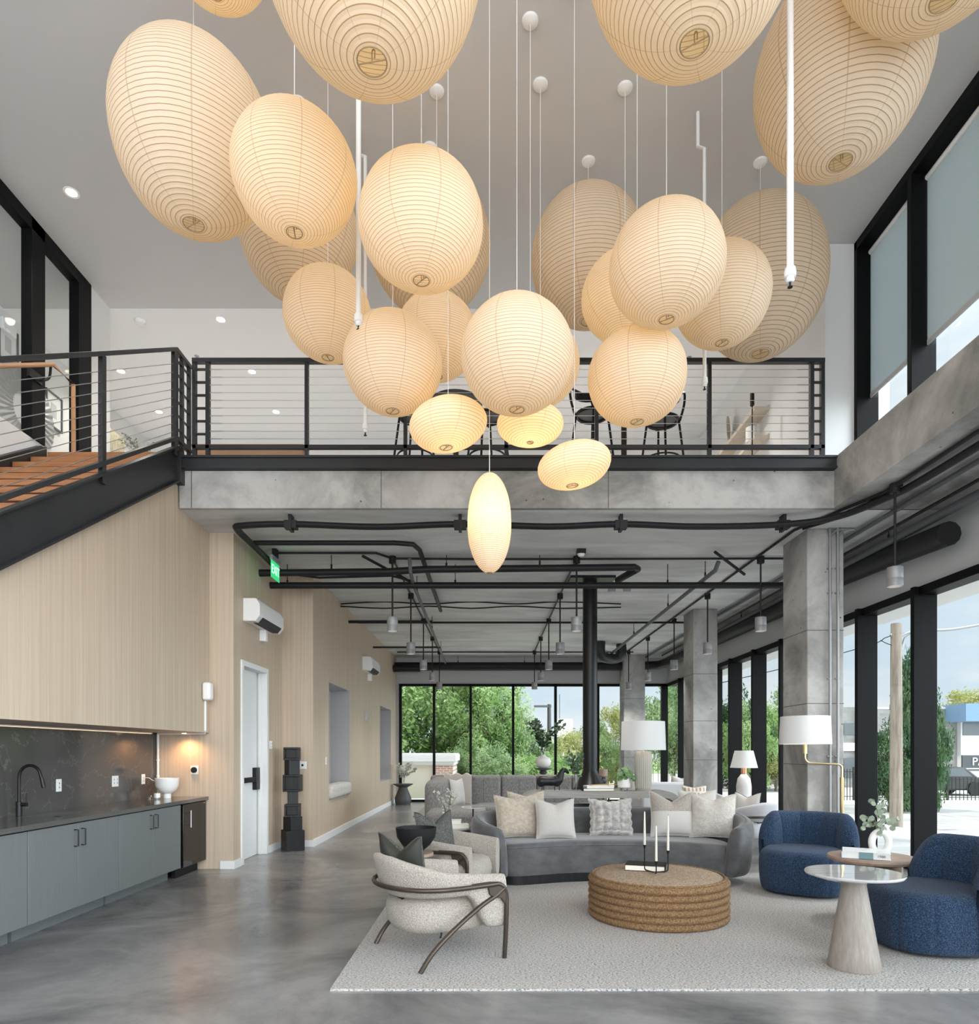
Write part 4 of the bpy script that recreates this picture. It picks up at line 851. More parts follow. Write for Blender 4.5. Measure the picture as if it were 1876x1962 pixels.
def pendant(label, x, y, zb=3.15):
    t = thing('pendant_light', label, 'pendant light', (x, y, ZC), 0, 'aluminium cylinder pendants under the concrete ceiling')
    MB().cyl((0, 0, 0), .05, -.10, 0, 16).build('junction_box', M['black_pipe'], t, bev=.006)
    MB().tube([(0, 0, -.09), (0, 0, zb-ZC+.18)], .0125, 8).build('stem', M['black_pipe'], t)
    MB().lathe([(.0001, .195), (.074, .195), (.076, .19), (.076, .085), (.0745, .082), (.0745, .078), (.076, .075), (.076, .0), (.068, .0), (.068, .03)], (0, 0, zb-ZC), 28, False).build('cylinder', M['alu'], t)
    MB().lathe([(.0001, .03), (.068, .03)], (0, 0, zb-ZC), 24, False).build('lens', M['pendant_glow'], t)
    light('SPOT', (0, 0, zb-ZC+.01), (0, 0, 0), 90, (1, .95, .89), 'pendant_beam', t, spot_size=R(120), spot_blend=.9, shadow_soft_size=.06)
rows = ['nearest', 'second', 'third', 'fourth', 'farthest']
for k, y in enumerate((9.36, 11.55, 13.75, 15.9, 18.1)):
    for x, lb in ((-1.36, 'left row by the wood wall'), (1.22, 'middle row by the black flue'), (3.80 if k < 1 else 3.77, 'right row by the concrete columns')):
        if x > 3.7 and k == 2: x = 3.80
        if lb.startswith('right') and k in (1, 2): pass
        pendant('aluminium cylinder pendant, %s in the %s' % (rows[k], lb), x, y)
pendant('aluminium cylinder pendant hanging before the grey wall at far right, largest', 4.14, 6.82)
t = thing('occupancy_sensor', 'white domed sensor on the ceiling beside the middle pendant row', 'sensor', (1.24, 9.05, ZC)); bx(-.06, .06, -.06, .06, -.06, 0).build('box', M['black_pipe'], t); MB().lathe([(.0001, -.095), (.035, -.09), (.055, -.06)], seg=20).build('dome', M['white_plastic'], t)
# exit sign
t = thing('exit_sign', 'green EXIT sign hung from the ceiling by the wood wall', 'exit sign', (-2.90, 9.04, 3.98))
bx(-.02, .02, -.175, .175, .04, .11).build('housing', M['galv'], t, bev=.004); bx(-.03, .03, -.05, .05, .11, .22).build('mount', M['black_pipe'], t)
bx(-.004, .004, -.17, .17, -.19, .04).build('panel', M['exit_green'], t)
text('EXIT', .175, M['exit_letters'], t, (.006, 0, -.075), (R(90), 0, R(90)), 'lettering', .001, .92)
text('EXIT', .175, M['exit_letters'], t, (-.006, 0, -.075), (R(90), 0, R(-90)), 'lettering', .001, .92)
# column conduits
t = thing('conduit_pair', 'two silver conduits running down the face of the nearest column', 'conduit', (4.2, 8.17, 2)); 
for dx in (-.035, .06):
    MB().tube(spline([(dx, 0, -2), (dx, 0, 1.9), (dx+.0, 0, 2.08), (dx+.08, -.0, 2.17), (dx+.2, 0, 2.18)], 4), .016, 10).build('pipe', M['galv'], t)
    for z in (-.6, .35, 1.4, 1.7): bx(dx-.03, dx+.03, -.005, .02, z, z+.015).build('clip', M['galv'], t)

# suspended fireplace
t = thing('fireplace', 'black round fireplace with a flue rising to the concrete ceiling', 'fireplace', (1.61, 10.7, 0))
MB().lathe([(.115, 1.10), (.115, ZC)], seg=32).build('flue', M['black_metal'], t)
MB().lathe([(.116, 1.16), (.13, 1.12), (.27, .86), (.30, .83), (.44, .78), (.44, .76)], seg=40).build('hood', M['black_metal'], t)
MB().lathe([(.20, .0), (.22, .05), (.30, .3), (.47, .52), (.47, .60), (.43, .60), (.40, .5), (.0001, .45)], seg=40, cap=False).build('bowl', M['dark_steel'], t)
for k in range(4): MB().tube([(.42*math.cos(k*PI/2+.6), .42*math.sin(k*PI/2+.6), .58), (.42*math.cos(k*PI/2+.6), .42*math.sin(k*PI/2+.6), .78)], .012, 8).build('support', M['black_metal'], t)
bx(-.35, .35, -.35, .35, ZC-.04, ZC-.002).build('ceiling_plate', M['black_metal'], t)
for a in (.35, .6): bx(a, a+.12, .3, .36, ZC-.09, ZC-.04).build('bracket', M['galv'], t)
# ================================================================== LOUNGE FURNITURE
o = thing('area_rug', 'large cream flecked rug under the front seating group', 'rug', (1.55, 6.0, 0)); bx(-2.525, 2.6, -1.915, 2.0, 0, .014).build('pile', M['rug'], o)
t = thing('area_rug', 'dark taupe rug far back, behind the grey channelled sofa', 'rug', (.4, 16.2, 0)); bx(-2.12, 2.2, -1.2, 1.7, 0, .012).build('pile', M['rug2'], t)
RZ = .014
def seld(x0, x1, y0, y1, z0, z1, r, name, mt, par, n=4, puff=.0):
    "soft cushion block"
    m = bx(x0, x1, y0, y1, z0, z1); return m.build(name, M[mt], par, bev=r, seg=n, ang=50)

def pillow(name, label, loc, rx, rz, w, h, th, front, back=None, chop=.10, bubbles=False, ry=0, group=None, two=None):
    t = thing(name, label, 'cushion', loc, rz, group); t.rotation_euler = (rx, ry, rz)
    n_ = 26
    def pt(u, v, s):
        x = 2*u-1; z = 2*v-1
        k = max(0, (1-abs(x)**2.6)*(1-abs(z)**2.6))**.55
        px = x*w/2*(1-.07*(1-z*z)); pz = z*h/2*(1-.07*(1-x*x))
        if z > 0: pz -= chop*h*(z**1.5)*max(0, 1-abs(x)*1.25)**1.2; pz += .02*h*abs(x)**6*z
        y = s*th/2*k*(1-.45*(chop > .08)*max(0, z)*max(0, 1-abs(x)*2))
        if bubbles:
            bb = abs(math.sin(x*PI*2.5))*abs(math.sin(z*PI*2.5)); y += s*.05*(bb**.5)*k; px *= 1+.03*math.sin(z*PI*5); pz *= 1+.03*math.sin(x*PI*5)
        return (px, y, pz+h/2)
    def half(s, f=lambda v: v):
        return MB().grid(lambda u, v: pt(u, v, s), n_*(2 if bubbles else 1), n_*(2 if bubbles else 1))
    half(-1).build('front_panel', M[front], t, ang=80); half(1).build('back_panel', M[back or front], t, ang=80)
    e = []
    for i in range(21): e.append(pt(i/20, 0, 1))
    for i in range(1, 21): e.append(pt(1, i/20, 1))
    for i in range(1, 21): e.append(pt(1-i/20, 1, 1))
    for i in range(1, 21): e.append(pt(0, 1-i/20, 1))
    MB().tube(e, .005, 6, False).build('piping', M[back or front], t)
    if two:  # lower half of another cloth
        MB().grid(lambda u, v: tuple(a+b for a, b in zip(pt(u, v*.55, -1), (0, -.002, 0))), n_, n_//2).build('lower_panel', M[two], t, ang=80)
    return t

# curved velvet sofa
SX, SY = 1.37, 7.75
t = thing('curved_sofa', 'long curved grey velvet sofa behind the woven ottoman', 'sofa', (SX, SY, RZ))
path = spline([(-1.12, -.62), (-1.36, -.46), (-1.47, -.10), (-1.28, .34), (-.75, .60), (0, .68), (.75, .60), (1.28, .34), (1.47, -.10), (1.36, -.46), (1.12, -.62)] if False else
              [(-1.20, -.60, 0), (-1.40, -.42, 0), (-1.44, -.05, 0), (-1.18, .36, 0), (-.65, .58, 0), (0, .64, 0), (.65, .58, 0), (1.18, .36, 0), (1.44, -.05, 0), (1.40, -.42, 0), (1.20, -.60, 0)], 8)
n_ = len(path)
def backfn(u, v):
    f = u*(n_-1); i = min(int(f), n_-2); p = path[i].lerp(path[i+1], f-i); d = (path[min(i+1, n_-1)]-path[i]).normalized(); nrm = Vector((-d.y, d.x, 0))
    e = min(u, 1-u)*2; hh = .60+.15*min(1, (e/.45))**.8; hh -= .16*max(0, 1-e/.06)**2
    th = .09*(1-.35*max(0, 1-e/.04)**2)
    a = 2*PI*v; cx = math.copysign(abs(math.cos(a))**.55, math.cos(a)); cz = math.copysign(abs(math.sin(a))**.55, math.sin(a))
    zz = .10+(hh-.10)*(cz*.5+.5); lean = .05*(cz*.5+.5)
    q = p+nrm*(cx*th+lean); return (q.x, q.y, zz)
b_ = MB().grid(backfn, 90, 20, cv=True); k_ = 90*20
b_.f += [tuple(range(20)), tuple(range(89*20, 90*20))[::-1]]
b_.build('backrest', M['velvet'], t, ang=60)
# seat: kidney plan
plan = spline([(-1.22, -.50, 0), (-1.05, -.52, 0), (-.5, -.33, 0), (0, -.27, 0), (.5, -.33, 0), (1.05, -.52, 0), (1.22, -.50, 0), (1.33, -.2, 0), (1.15, .28, 0), (.6, .50, 0), (0, .56, 0), (-.6, .50, 0), (-1.15, .28, 0), (-1.33, -.2, 0), (-1.22, -.50, 0)], 6)[:-1]
s_ = MB(); c_ = Vector((0, .1, 0)); rings = [(.995, .10), (1.0, .13), (1.0, .38), (.99, .415), (.965, .435), (.90, .447), (.5, .452)]
for k, z in rings: s_.v += [tuple(c_+(p-c_)*k+Vector((0, 0, z))) for p in plan]
m_ = len(plan)
for i in range(len(rings)-1): s_.f += [(i*m_+j, i*m_+(j+1) % m_, (i+1)*m_+(j+1) % m_, (i+1)*m_+j) for j in range(m_)]
s_.f += [tuple(range(m_))[::-1], tuple((len(rings)-1)*m_+j for j in range(m_))]
s_.build('seat', M['velvet'], t, ang=60)
pl = MB(); 
for z in (0, .10): pl.v += [tuple(c_+(p-c_)*.965+Vector((0, 0, z))) for p in plan]
pl.f += [tuple(range(m_))[::-1], tuple(m_+j for j in range(m_))]+[(j, (j+1) % m_, m_+(j+1) % m_, m_+j) for j in range(m_)]
pl.build('plinth', M['black_wood'], t)
MB().tube([tuple(c_+(p-c_)*1.0+Vector((0, 0, .405))) for p in plan[:26]], .005, 6).build('seam_piping', M['velvet'], t)
MB().tube([backfn(i/119, .25) for i in range(3, 117)], .004, 6).build('back_piping', M['velvet'], t)
SQ = [
 ('beige fur cushion at the left end of the grey velvet sofa', 995, 8.02-.28, -16, 16, .54, .50, .2, 'fur_beige', 'fur_beige', .07, 1625, {}),
 ('plain pale linen cushion, second from the left on the velvet sofa', 1066, 7.66, -17, 4, .46, .46, .17, 'linen', 'linen', .12, 1618, {}),
 ('grey white bubbled fur cushion in the middle of the velvet sofa', 1172, 7.95, -14, 0, .52, .44, .13, 'fur_grey', 'fur_grey', .05, 1610, dict(bubbles=True)),
 ('cream cushion with boucle top half and smooth lower half on the sofa', 1290, 7.82, -15, -6, .52, .53, .2, 'boucle', 'linen_white', .20, 1616, dict(two='linen_white')),
 ('cream fur cushion at the right end of the velvet sofa', 1366, 7.70, -17, -18, .52, .52, .2, 'fur_cream', 'fur_cream', .12, 1622, {}),
 ('beige fur cushion peeking behind the two left sofa cushions', 1012, 8.05, -14, 10, .46, .52, .15, 'fur_beige', 'fur_beige', .08, 1606, {}),
 ('white cushion peeking behind the two right sofa cushions', 1338, 8.05, -14, -10, .46, .54, .15, 'linen_white', 'linen_white', .08, 1606, {})]
for lb, px, Y, rx, rz, w, h, th, fm, bk, chop, py, kw in SQ:
    x = (px-938)/1280*Y
    pillow('cushion', lb, (x, Y, .468), R(rx), R(rz), w, h, th, fm, bk, chop, group='cushions on the curved velvet sofa', **kw)

# woven ottoman
t = thing('woven_ottoman', 'low round woven seagrass ottoman in the middle of the cream rug', 'ottoman', (1.49, 5.92, RZ))
pr = [(.575, 0)]
for k in range(6):
    for q in range(7):
        a = PI*q/6; pr.append((.588+.022*math.sin(a), .002+k*.0585+.0585*q/6))
pr += [(.585, .354), (.56, .358), (.55, .362)]
MB().lathe(pr, seg=96, cap=False).build('woven_side', M['seagrass'], t, ang=70)
MB().lathe([(.552, .358), (.54, .366), (.3, .369), (.0001, .370)], seg=96, cap=False).build('woven_top', mat('seagrass_top', (.26, .16, .08), .9, noise=((80, 80, 80), .36, .62, (.52, .42, .32), 4), bump=((130, 130, 130), 1, 'noise', .012)), t)
MB().tube([(.568*math.cos(2*PI*k/96), .568*math.sin(2*PI*k/96), .357+.004*(k % 2)) for k in range(97)], .012, 6, False).build('rim_stitching', M['seagrass'], t)
def book(label, loc, rz, w, d, h, cover, page='paper', grp=None, spine=None):
    t = thing('book', label, 'book', loc, rz, grp)
    bx(-w/2+.006, w/2, -d/2+.005, d/2-.005, .004, h-.004).build('pages', M[page], t)
    MB().box(-w/2, w/2+.004, -d/2, d/2, 0, .004).box(-w/2, w/2+.004, -d/2, d/2, h-.004, h).box(-w/2, -w/2+.005, -d/2, d/2, 0, h).build('cover', M[cover], t)
    if spine: MB().box(w/2*-.2, w/2*.25, -d/2-.0015, -d/2+.001, .0, h).build('spine_label', M[spine], t)
    return t
book('thick black covered book with cream pages on the woven ottoman', (1.44, 6.14, RZ+.371), R(162), .35, .25, .052, 'book_black')
t = thing('candelabra', 'black three-armed candle holder on the woven ottoman', 'candle holder', (1.455, 5.93, RZ+.371))
AR = [(-.055, .10, .24), (0.0, -.10, .125), (.135, .02, .20)]
for k, (x, y, z) in enumerate(AR):
    MB().tube(spline([(0.0, -.02, .012), (x*.6, y*.6, .012), (x*.95, y*.95, .02), (x, y, .06), (x, y, z-.03)], 5)+[(x, y, z)], .006, 8).lathe([(.007, z-.035), (.015, z-.005), (.015, z), (.0001, z)], (x, y, 0), 14, False).build('arm', M['black_metal'], t)
for (x, y, z), h, nm in zip(AR, (.30, .31, .31), ('tallest cream candle at left of the black holder', 'lowest cream candle, nearest the camera in the black holder', 'cream candle at right of the black holder')):
    c = thing('candle', nm, 'candle', (1.455+x, 5.93+y, RZ+.371+z), 0, 'taper candles in the black holder')
    MB().lathe([(.0115, 0), (.010, .15), (.006, h-.01), (.002, h)], seg=16).build('wax', M['wax'], c); MB().tube([(0, 0, h), (.001, 0, h+.012)], .0012, 5).build('wick', M['charcoal'], c)

# boucle armchair with bronze frame
def armchair(label, x, y, rz, fab='boucle', grp='armchairs with bronze frames', zsc=1):
    t = thing('armchair', label, 'armchair', (x, y, RZ if x < 2.5 else 0), rz, grp)
    # horseshoe path from near front round the rear, local +x is the front
    hw, xr, xf = .36, -.30, .34
    pth = [Vector((xf, -hw, 0)), Vector((.10, -hw-.01, 0))]
    for k in range(1, 12):
        a = -PI/2-PI*k/12; pth.append(Vector((-.02+.34*math.cos(a) if True else 0, (hw+.01)*math.sin(a), 0)))
    pth += [Vector((.10, hw+.01, 0)), Vector((xf, hw, 0))]
    sp = spline(pth, 4); n_ = len(sp)
    def fn(u, v):
        f = u*(n_-1); i = min(int(f), n_-2); p = sp[i].lerp(sp[i+1], f-i)
        d = (sp[min(i+1, n_-1)]-sp[i]).normalized(); nr = Vector((d.y, -d.x, 0))
        if nr.dot(p-Vector((.1, 0, 0))) < 0: nr = -nr
        e = min(1, min(u, 1-u)*2/.85)     # 0 at arm fronts -> 1 at rear
        top = .585+.15*e; bot = .47-.02*e
        k = max(0, 1-(min(u, 1-u)*2)/.16); bot = bot-(bot-.22)*min(1, k*2.2)**.7 if k > 0 else bot
        th = .048
        a = 2*PI*v; cx = math.copysign(abs(math.cos(a))**.6, math.cos(a)); cz = math.copysign(abs(math.sin(a))**.6, math.sin(a))
        h = cz*.5+.5; q = p+nr*(cx*th+.085*h*e-.01)
        return (q.x, q.y, bot+(top-bot)*h)
    b = MB().grid(fn, 66, 18, cv=True); b.f += [tuple(range(18)), tuple(range(65*18, 66*18))[::-1]]
    b.build('backrest', M[fab], t, ang=60)
    # seat drum
    pl_ = []
    for k in range(40):
        a = 2*PI*k/40; ca, sa = math.cos(a), math.sin(a); ex = .55 if ca > 0 else .8
        pl_.append((.0+.36*math.copysign(abs(ca)**ex, ca), .315*math.copysign(abs(sa)**.75, sa)))
    s = MB(); rg_ = [(.72, .20), (.90, .21), (.98, .25), (1.02, .31), (1.0, .37), (.95, .415), (.85, .435), (.4, .445)]
    for k, z in rg_: s.v += [(px*k, py*k, z) for px, py in pl_]
    for i in range(len(rg_)-1): s.f += [(i*40+j, i*40+(j+1) % 40, (i+1)*40+(j+1) % 40, (i+1)*40+j) for j in range(40)]
    s.f += [tuple(range(40))[::-1], tuple((len(rg_)-1)*40+j for j in range(40))]
    s.build('seat', M[fab], t, ang=70)
    # frame rail
    rl = []
    for i in range(0, n_):
        p = sp[i]; d = (sp[min(i+1, n_-1)]-sp[max(i-1, 0)]).normalized(); nr = Vector((d.y, -d.x, 0))
        if nr.dot(p-Vector((.1, 0, 0))) < 0: nr = -nr
        u = i/(n_-1); e = min(1, min(u, 1-u)*2/.5); rl.append(p+nr*(.062+.035*e)+Vector((0, 0, .535-.005*e)))
    rl = rl[2:-2]
    MB().tube(rl, .0165, 10).build('frame_rail', M['bronze'], t)
    for s_ in (-1, 1):
        yo = s_*(hw+.055)
        MB().tube(spline([(.05, yo, .535), (.20, yo, .535), (.285, yo, .52), (.325, yo, .46), (.33, yo, .36), (.33, yo-s_*.01, .18), (.325, yo-s_*.02, 0)], 6), .017, 10, True, 1.0).build('leg', M['bronze'], t)
        MB().tube(spline([(.31, yo, .50), (.25, yo, .455), (.12, yo, .39), (-.08, yo, .26), (-.24, yo-s_*.01, .12), (-.325, yo-s_*.02, 0)], 6), .0165, 10).build('leg', M['bronze'], t)
        MB().add([(x_, yo+q, z_) for q in (-.012, .012) for x_, z_ in ((.17, .535), (.27, .53), (.32, .47), (.32, .38), (.28, .43), (.23, .44), (.19, .46))],
                 [tuple(range(7)), tuple(range(13, 6, -1))]+[(i, (i+1) % 7, (i+1) % 7+7, i+7) for i in range(7)]).build('frame_gusset', M['bronze'], t, bev=.004)
    MB().tube([(-.16, -hw, .205), (.05, 0, .19), (-.16, hw, .205)], .008, 6).build('under_brace', M['black_metal'], t)
    bx(-.32, -.24, -.09, .09, .40, .47).build('back_bracket', M['black_metal'], t)
    return t
armchair('cream boucle armchair with bronze frame, nearest the camera on the rug', -.377, 4.87, R(31))
armchair('cream boucle armchair with bronze frame between the front one and the sofa', -.36, 6.50, R(-21))
def ang_pillow(lb, loc, rx, rz, w, h, fm, bk, grp): return pillow('cushion', lb, loc, rx, rz, w, h, .17, fm, bk, .24, group=grp)
ang_pillow('dark leather and tweed cushion in the front cream armchair', (-.60, 4.84, .44), R(10), R(-36), .42, .43, 'leather_green', 'tweed_dark', 'dark cushions in the armchairs')
ang_pillow('dark tweed cushion in the second cream armchair, behind the black bowl', (-.50, 6.52, .44), R(-12), R(40), .44, .44, 'tweed_dark', 'leather_green', 'dark cushions in the armchairs')
t = thing('side_table', 'small round brown side table between the two cream armchairs', 'side table', (-.68, 5.72, RZ)); MB().cyl((0, 0, 0), .20, .56, .59, 36).build('tabletop', M['brown_wood'], t, bev=.006); MB().cyl((0, 0, 0), .03, .02, .56).build('stem', M['bronze'], t); MB().lathe([(.15, 0), (.15, .015), (.03, .03)], seg=30).build('base', M['bronze'], t)
t = thing('black_bowl', 'wide matte black bowl on the small table between cream armchairs', 'bowl', (-.63, 5.74, RZ+.59))
MB().lathe([(.06, 0), (.07, .02), (.12, .06), (.165, .13), (.17, .17), (.175, .21), (.165, .21), (.155, .15), (.10, .07), (.0001, .05)], seg=40, cap=False).build('bowl', M['black_matte'], t)

# blue swivel chairs
def blue_chair(label, x, y, rz):
    t = thing('tub_chair', label, 'armchair', (x, y, RZ), rz, 'dark blue boucle tub chairs')
    def blob(nu, nv, fn, nm):
        return MB().grid(fn, nu, nv, cu=True).build(nm, M['blue_boucle'], t, ang=75)
    # seat drum, front is +x
    def drum(u, v):
        a = 2*PI*u; pr = [(.0, .455), (.6, .455), (.86, .445), (.96, .41), (1.0, .34), (1.0, .2), (.97, .08), (.93, .035), (.88, .02), (0, .02)]
        f = v*(len(pr)-1); i = min(int(f), len(pr)-2); k = pr[i][0]+(pr[i+1][0]-pr[i][0])*(f-i); z = pr[i][1]+(pr[i+1][1]-pr[i][1])*(f-i)
        ca, sa = math.cos(a), math.sin(a); g = 1-.022*max(0, 1-abs((math.degrees(a)+18) % 36-18)/3.0)*(1 if .3 < v < .9 else 0)
        return (.04+.43*k*g*math.copysign(abs(ca)**.72, ca), .43*k*g*math.copysign(abs(sa)**.78, sa), z)
    blob(160, 24, drum, 'seat')
    # wrapped back with channels
    def back(u, v):
        a = R(96+168*u); e = min(u, 1-u)*2
        top = .80-.30*max(0, 1-e/.40)**2.4
        ch = abs(math.sin(PI*(u*5)))**.3
        c = 2*PI*v; cx = math.copysign(abs(math.cos(c))**.7, math.cos(c)); cz = math.copysign(abs(math.sin(c))**.7, math.sin(c))
        h = cz*.5+.5; th = .095*(1-.6*max(0, 1-e/.12)**2)
        inner = -.034*(1-ch)*(1 if cx < 0 else .15)
        r_ = .365+cx*th+.045*h-inner*(1 if cx < 0 else 0)+(-.012*(1-ch) if cx >= 0 else 0)
        return (.0+r_*math.cos(a)*1.05, r_*math.sin(a)*1.04, .04+(top-.04)*h)
    b = MB().grid(back, 120, 22, cv=True); b.f += [tuple(range(22)), tuple(range(119*22, 120*22))[::-1]]
    b.build('backrest', M['blue_boucle'], t, ang=75)
    MB().cyl((0, 0, 0), .28, 0, .03, 32).build('swivel_base', M['black_metal'], t)
    return t
blue_chair('dark blue boucle tub chair facing the camera, left of the book table', 3.30, 6.98, R(-124))
blue_chair('dark blue boucle tub chair at the right edge, seen from its side', 3.34, 5.02, R(176))

# marble cone table
t = thing('side_table', 'cone based side table with white marble top in the right foreground', 'side table', (2.455, 4.50, RZ))
MB().lathe([(.16, 0), (.165, .01), (.15, .10), (.075, .56), (.073, .60)], seg=48).build('cone_base', M['taupe_wood'], t, ang=50)
MB().lathe([(.0001, .60), (.24, .602), (.300, .622), (.305, .632), (.300, .640), (.0001, .641)], seg=64, cap=False).build('marble_top', M['marble_white'], t)
# wooden round table with book and vase
t = thing('side_table', 'round brown wooden side table between the two blue chairs', 'side table', (3.33, 5.82, RZ))
MB().lathe([(.0001, .49), (.29, .49), (.345, .505), (.355, .525), (.345, .542), (.33, .545), (.0001, .535)], seg=56, cap=False).build('tabletop', M['brown_wood'], t)
for a in (-.12, .14): bx(a-.05, a+.05, -.16, .16, 0, .49).build('leg', M['brown_wood'], t, bev=.03, seg=4)
t = book('large white and teal coffee table book on the round wooden table', (3.24, 5.76, RZ+.545), R(-28), .36, .30, .055, 'book_white', 'book_white')
MB().box(-.05, .055, -.1515, -.149, .0, .055).box(-.181, -.178, -.04, .06, 0, .055).build('teal_band', M['book_teal'], t)
text('ARCHIVE' if False else '1980', .03, M['grey_pipe'], t, (.115, -.153, .028), (R(90), 0, 0), 'lettering', .0005)
t = thing('ring_vase', 'white oval ring shaped vase on the round wooden table', 'vase', (3.48, 5.95, RZ+.537))
MB().tube([(.075*math.cos(2*PI*k/40), 0, .105+.095*math.sin(2*PI*k/40)*1.0) for k in range(41)], .030, 14, False).build('ring', M['ceramic_white'], t, ang=70)
MB().lathe([(.028, .225), (.018, .235)], seg=16).build('neck', M['ceramic_white'], t)
t = thing('eucalyptus', 'sage green round-leaved branches in the white ring vase', 'branches', (3.48, 5.95, RZ+.765))
rd = random.Random(12); sm_, lf_ = MB(), MB()
for tip in ((-.14, -.02, .10), (-.06, 0, .26), (.05, .03, .20), (.17, 0, .07), (.10, -.05, .02), (-.10, .04, .02), (-.02, -.04, -.05), (-.16, 0, .0), (.02, .02, .14)):
    tip = Vector(tip); pts = spline([(0, 0, -.02), tip*.5+Vector((0, 0, .05)), tip], 6); sm_.tube(pts, .0022, 5)
    for p in pts[3::2]+[pts[-1]]:
        c = p+Vector((rd.uniform(-.025, .025), rd.uniform(-.02, .02), rd.uniform(-.025, .02))); nrm = Vector((rd.uniform(-.6, .6), -1, rd.uniform(-.6, .6))).normalized(); u_ = nrm.orthogonal().normalized(); w_ = nrm.cross(u_); r_ = rd.uniform(.016, .03)
        lf_.add([c+(u_*math.cos(q*PI/4)+w_*math.sin(q*PI/4))*r_ for q in range(8)], [tuple(range(8))])
sm_.build('stems', M['twig'], t); lf_.build('leaves', M['leaf_sage'], t, smooth=False)

# brass floor lamp
t = thing('floor_lamp', 'brass floor lamp with white drum shade before the nearest column', 'floor lamp', (4.02, 7.62, 0))
MB().cyl((0, 0, 0), .14, 0, .025, 32).build('base', M['brass'], t); MB().tube([(0, 0, .02), (0, 0, 1.17)], .022, 12).build('pole', M['brass'], t)
MB().tube([(0, 0, 1.15), (0, 0, 1.27)]+[(-.05+.05*math.cos(a), 0, 1.27+.05*math.sin(a)) for a in (.4, .8, 1.2, PI/2)]+[(-.36, 0, 1.335)]+[(-.36-.06*math.sin(a), 0, 1.395-.06*math.cos(a)) for a in (.4, .8, 1.2, PI/2)]+[(-.42, 0, 1.55)], .012, 10).build('arm', M['brass'], t)
MB().cyl((-.42, 0, 0), .024, 1.44, 1.55, 16).build('socket', M['brass'], t)
MB().lathe([(.277, 1.55), (.262, 1.865)], (-.42, 0, 0), 48, False).build('lamp_shade', M['lamp_shade'], t, ang=60)
light('POINT', (-.42, 0, 1.68), (0, 0, 0), 3, (1, .9, .78), 'lamp_bulb', t, shadow_soft_size=.05)

# console table
t = thing('console_table', 'long pale wood console with rounded ends behind the velvet sofa', 'console table', (1.46, 8.95, 0))
def wave(x0, x1, z1, th, r):
    o_, i_ = [], []
    for k in range(9): a = PI/2*k/8; o_.append((x0+r-r*math.cos(a), z1-r+r*math.sin(a))); i_.append((x0+r-(r-th)*math.cos(a), z1-r+(r-th)*math.sin(a)))
    for k in range(9): a = PI/2*k/8; o_.append((x1-r+r*math.sin(a), z1-r+r*math.cos(a))); i_.append((x1-r+(r-th)*math.sin(a), z1-r+(r-th)*math.cos(a)))
    o_ = [(x0, 0)]+o_+[(x1, 0)]; i_ = [(x0+th, 0)]+i_+[(x1-th, 0)]
    return o_, i_
o_, i_ = wave(-1.10, 1.10, .945, .09, .26); cm = MB()
n_ = len(o_); vs = []
for y in (-.19, .19): vs += [(a, y, b) for a, b in o_]+[(a, y, b) for a, b in i_]
fs = []
for i in range(n_-1):
    fs += [(i, i+1, n_+i+1, n_+i), (2*n_+i+1, 2*n_+i, 3*n_+i, 3*n_+i+1), (i+1, i, 2*n_+i, 2*n_+i+1), (n_+i, n_+i+1, 3*n_+i+1, 3*n_+i)]
fs += [(0, n_, 3*n_, 2*n_), (n_-1, 2*n_-1, 4*n_-1, 3*n_-1)]
cm.add(vs, fs).build('body', M['grey_wood'], t, ang=30)
CZ = .945
t = thing('table_lamp', 'large table lamp with ribbed cream base and wide white shade on the console', 'table lamp', (2.055, 8.93, CZ))
m = MB(); sg_ = 72; pr = [(.10, .03), (.104, .05), (.110, .09), (.110, .46), (.104, .51), (.095, .525)]
for r_, z in pr: m.v += [((r_+(.004 if j % 3 else -.003))*math.cos(2*PI*j/sg_), (r_+(.004 if j % 3 else -.003))*math.sin(2*PI*j/sg_), z) for j in range(sg_)]
for i in range(len(pr)-1): m.f += [(i*sg_+j, i*sg_+(j+1) % sg_, (i+1)*sg_+(j+1) % sg_, (i+1)*sg_+j) for j in range(sg_)]
m.f += [tuple((len(pr)-1)*sg_+j for j in range(sg_))]
m.build('ribbed_base', M['ceramic_rib'], t, ang=25); MB().cyl((0, 0, 0), .105, 0, .03, 40).build('foot', M['taupe_wood'], t)
MB().cyl((0, 0, 0), .01, .52, .60).build('stem', M['brass'], t)
MB().lathe([(.295, .54), (.283, .92)], seg=56, cap=False).build('lamp_shade', M['lamp_shade'], t, ang=60); light('POINT', (0, 0, .72), (0, 0, 0), 3, (1, .92, .82), 'lamp_bulb', t, shadow_soft_size=.05)
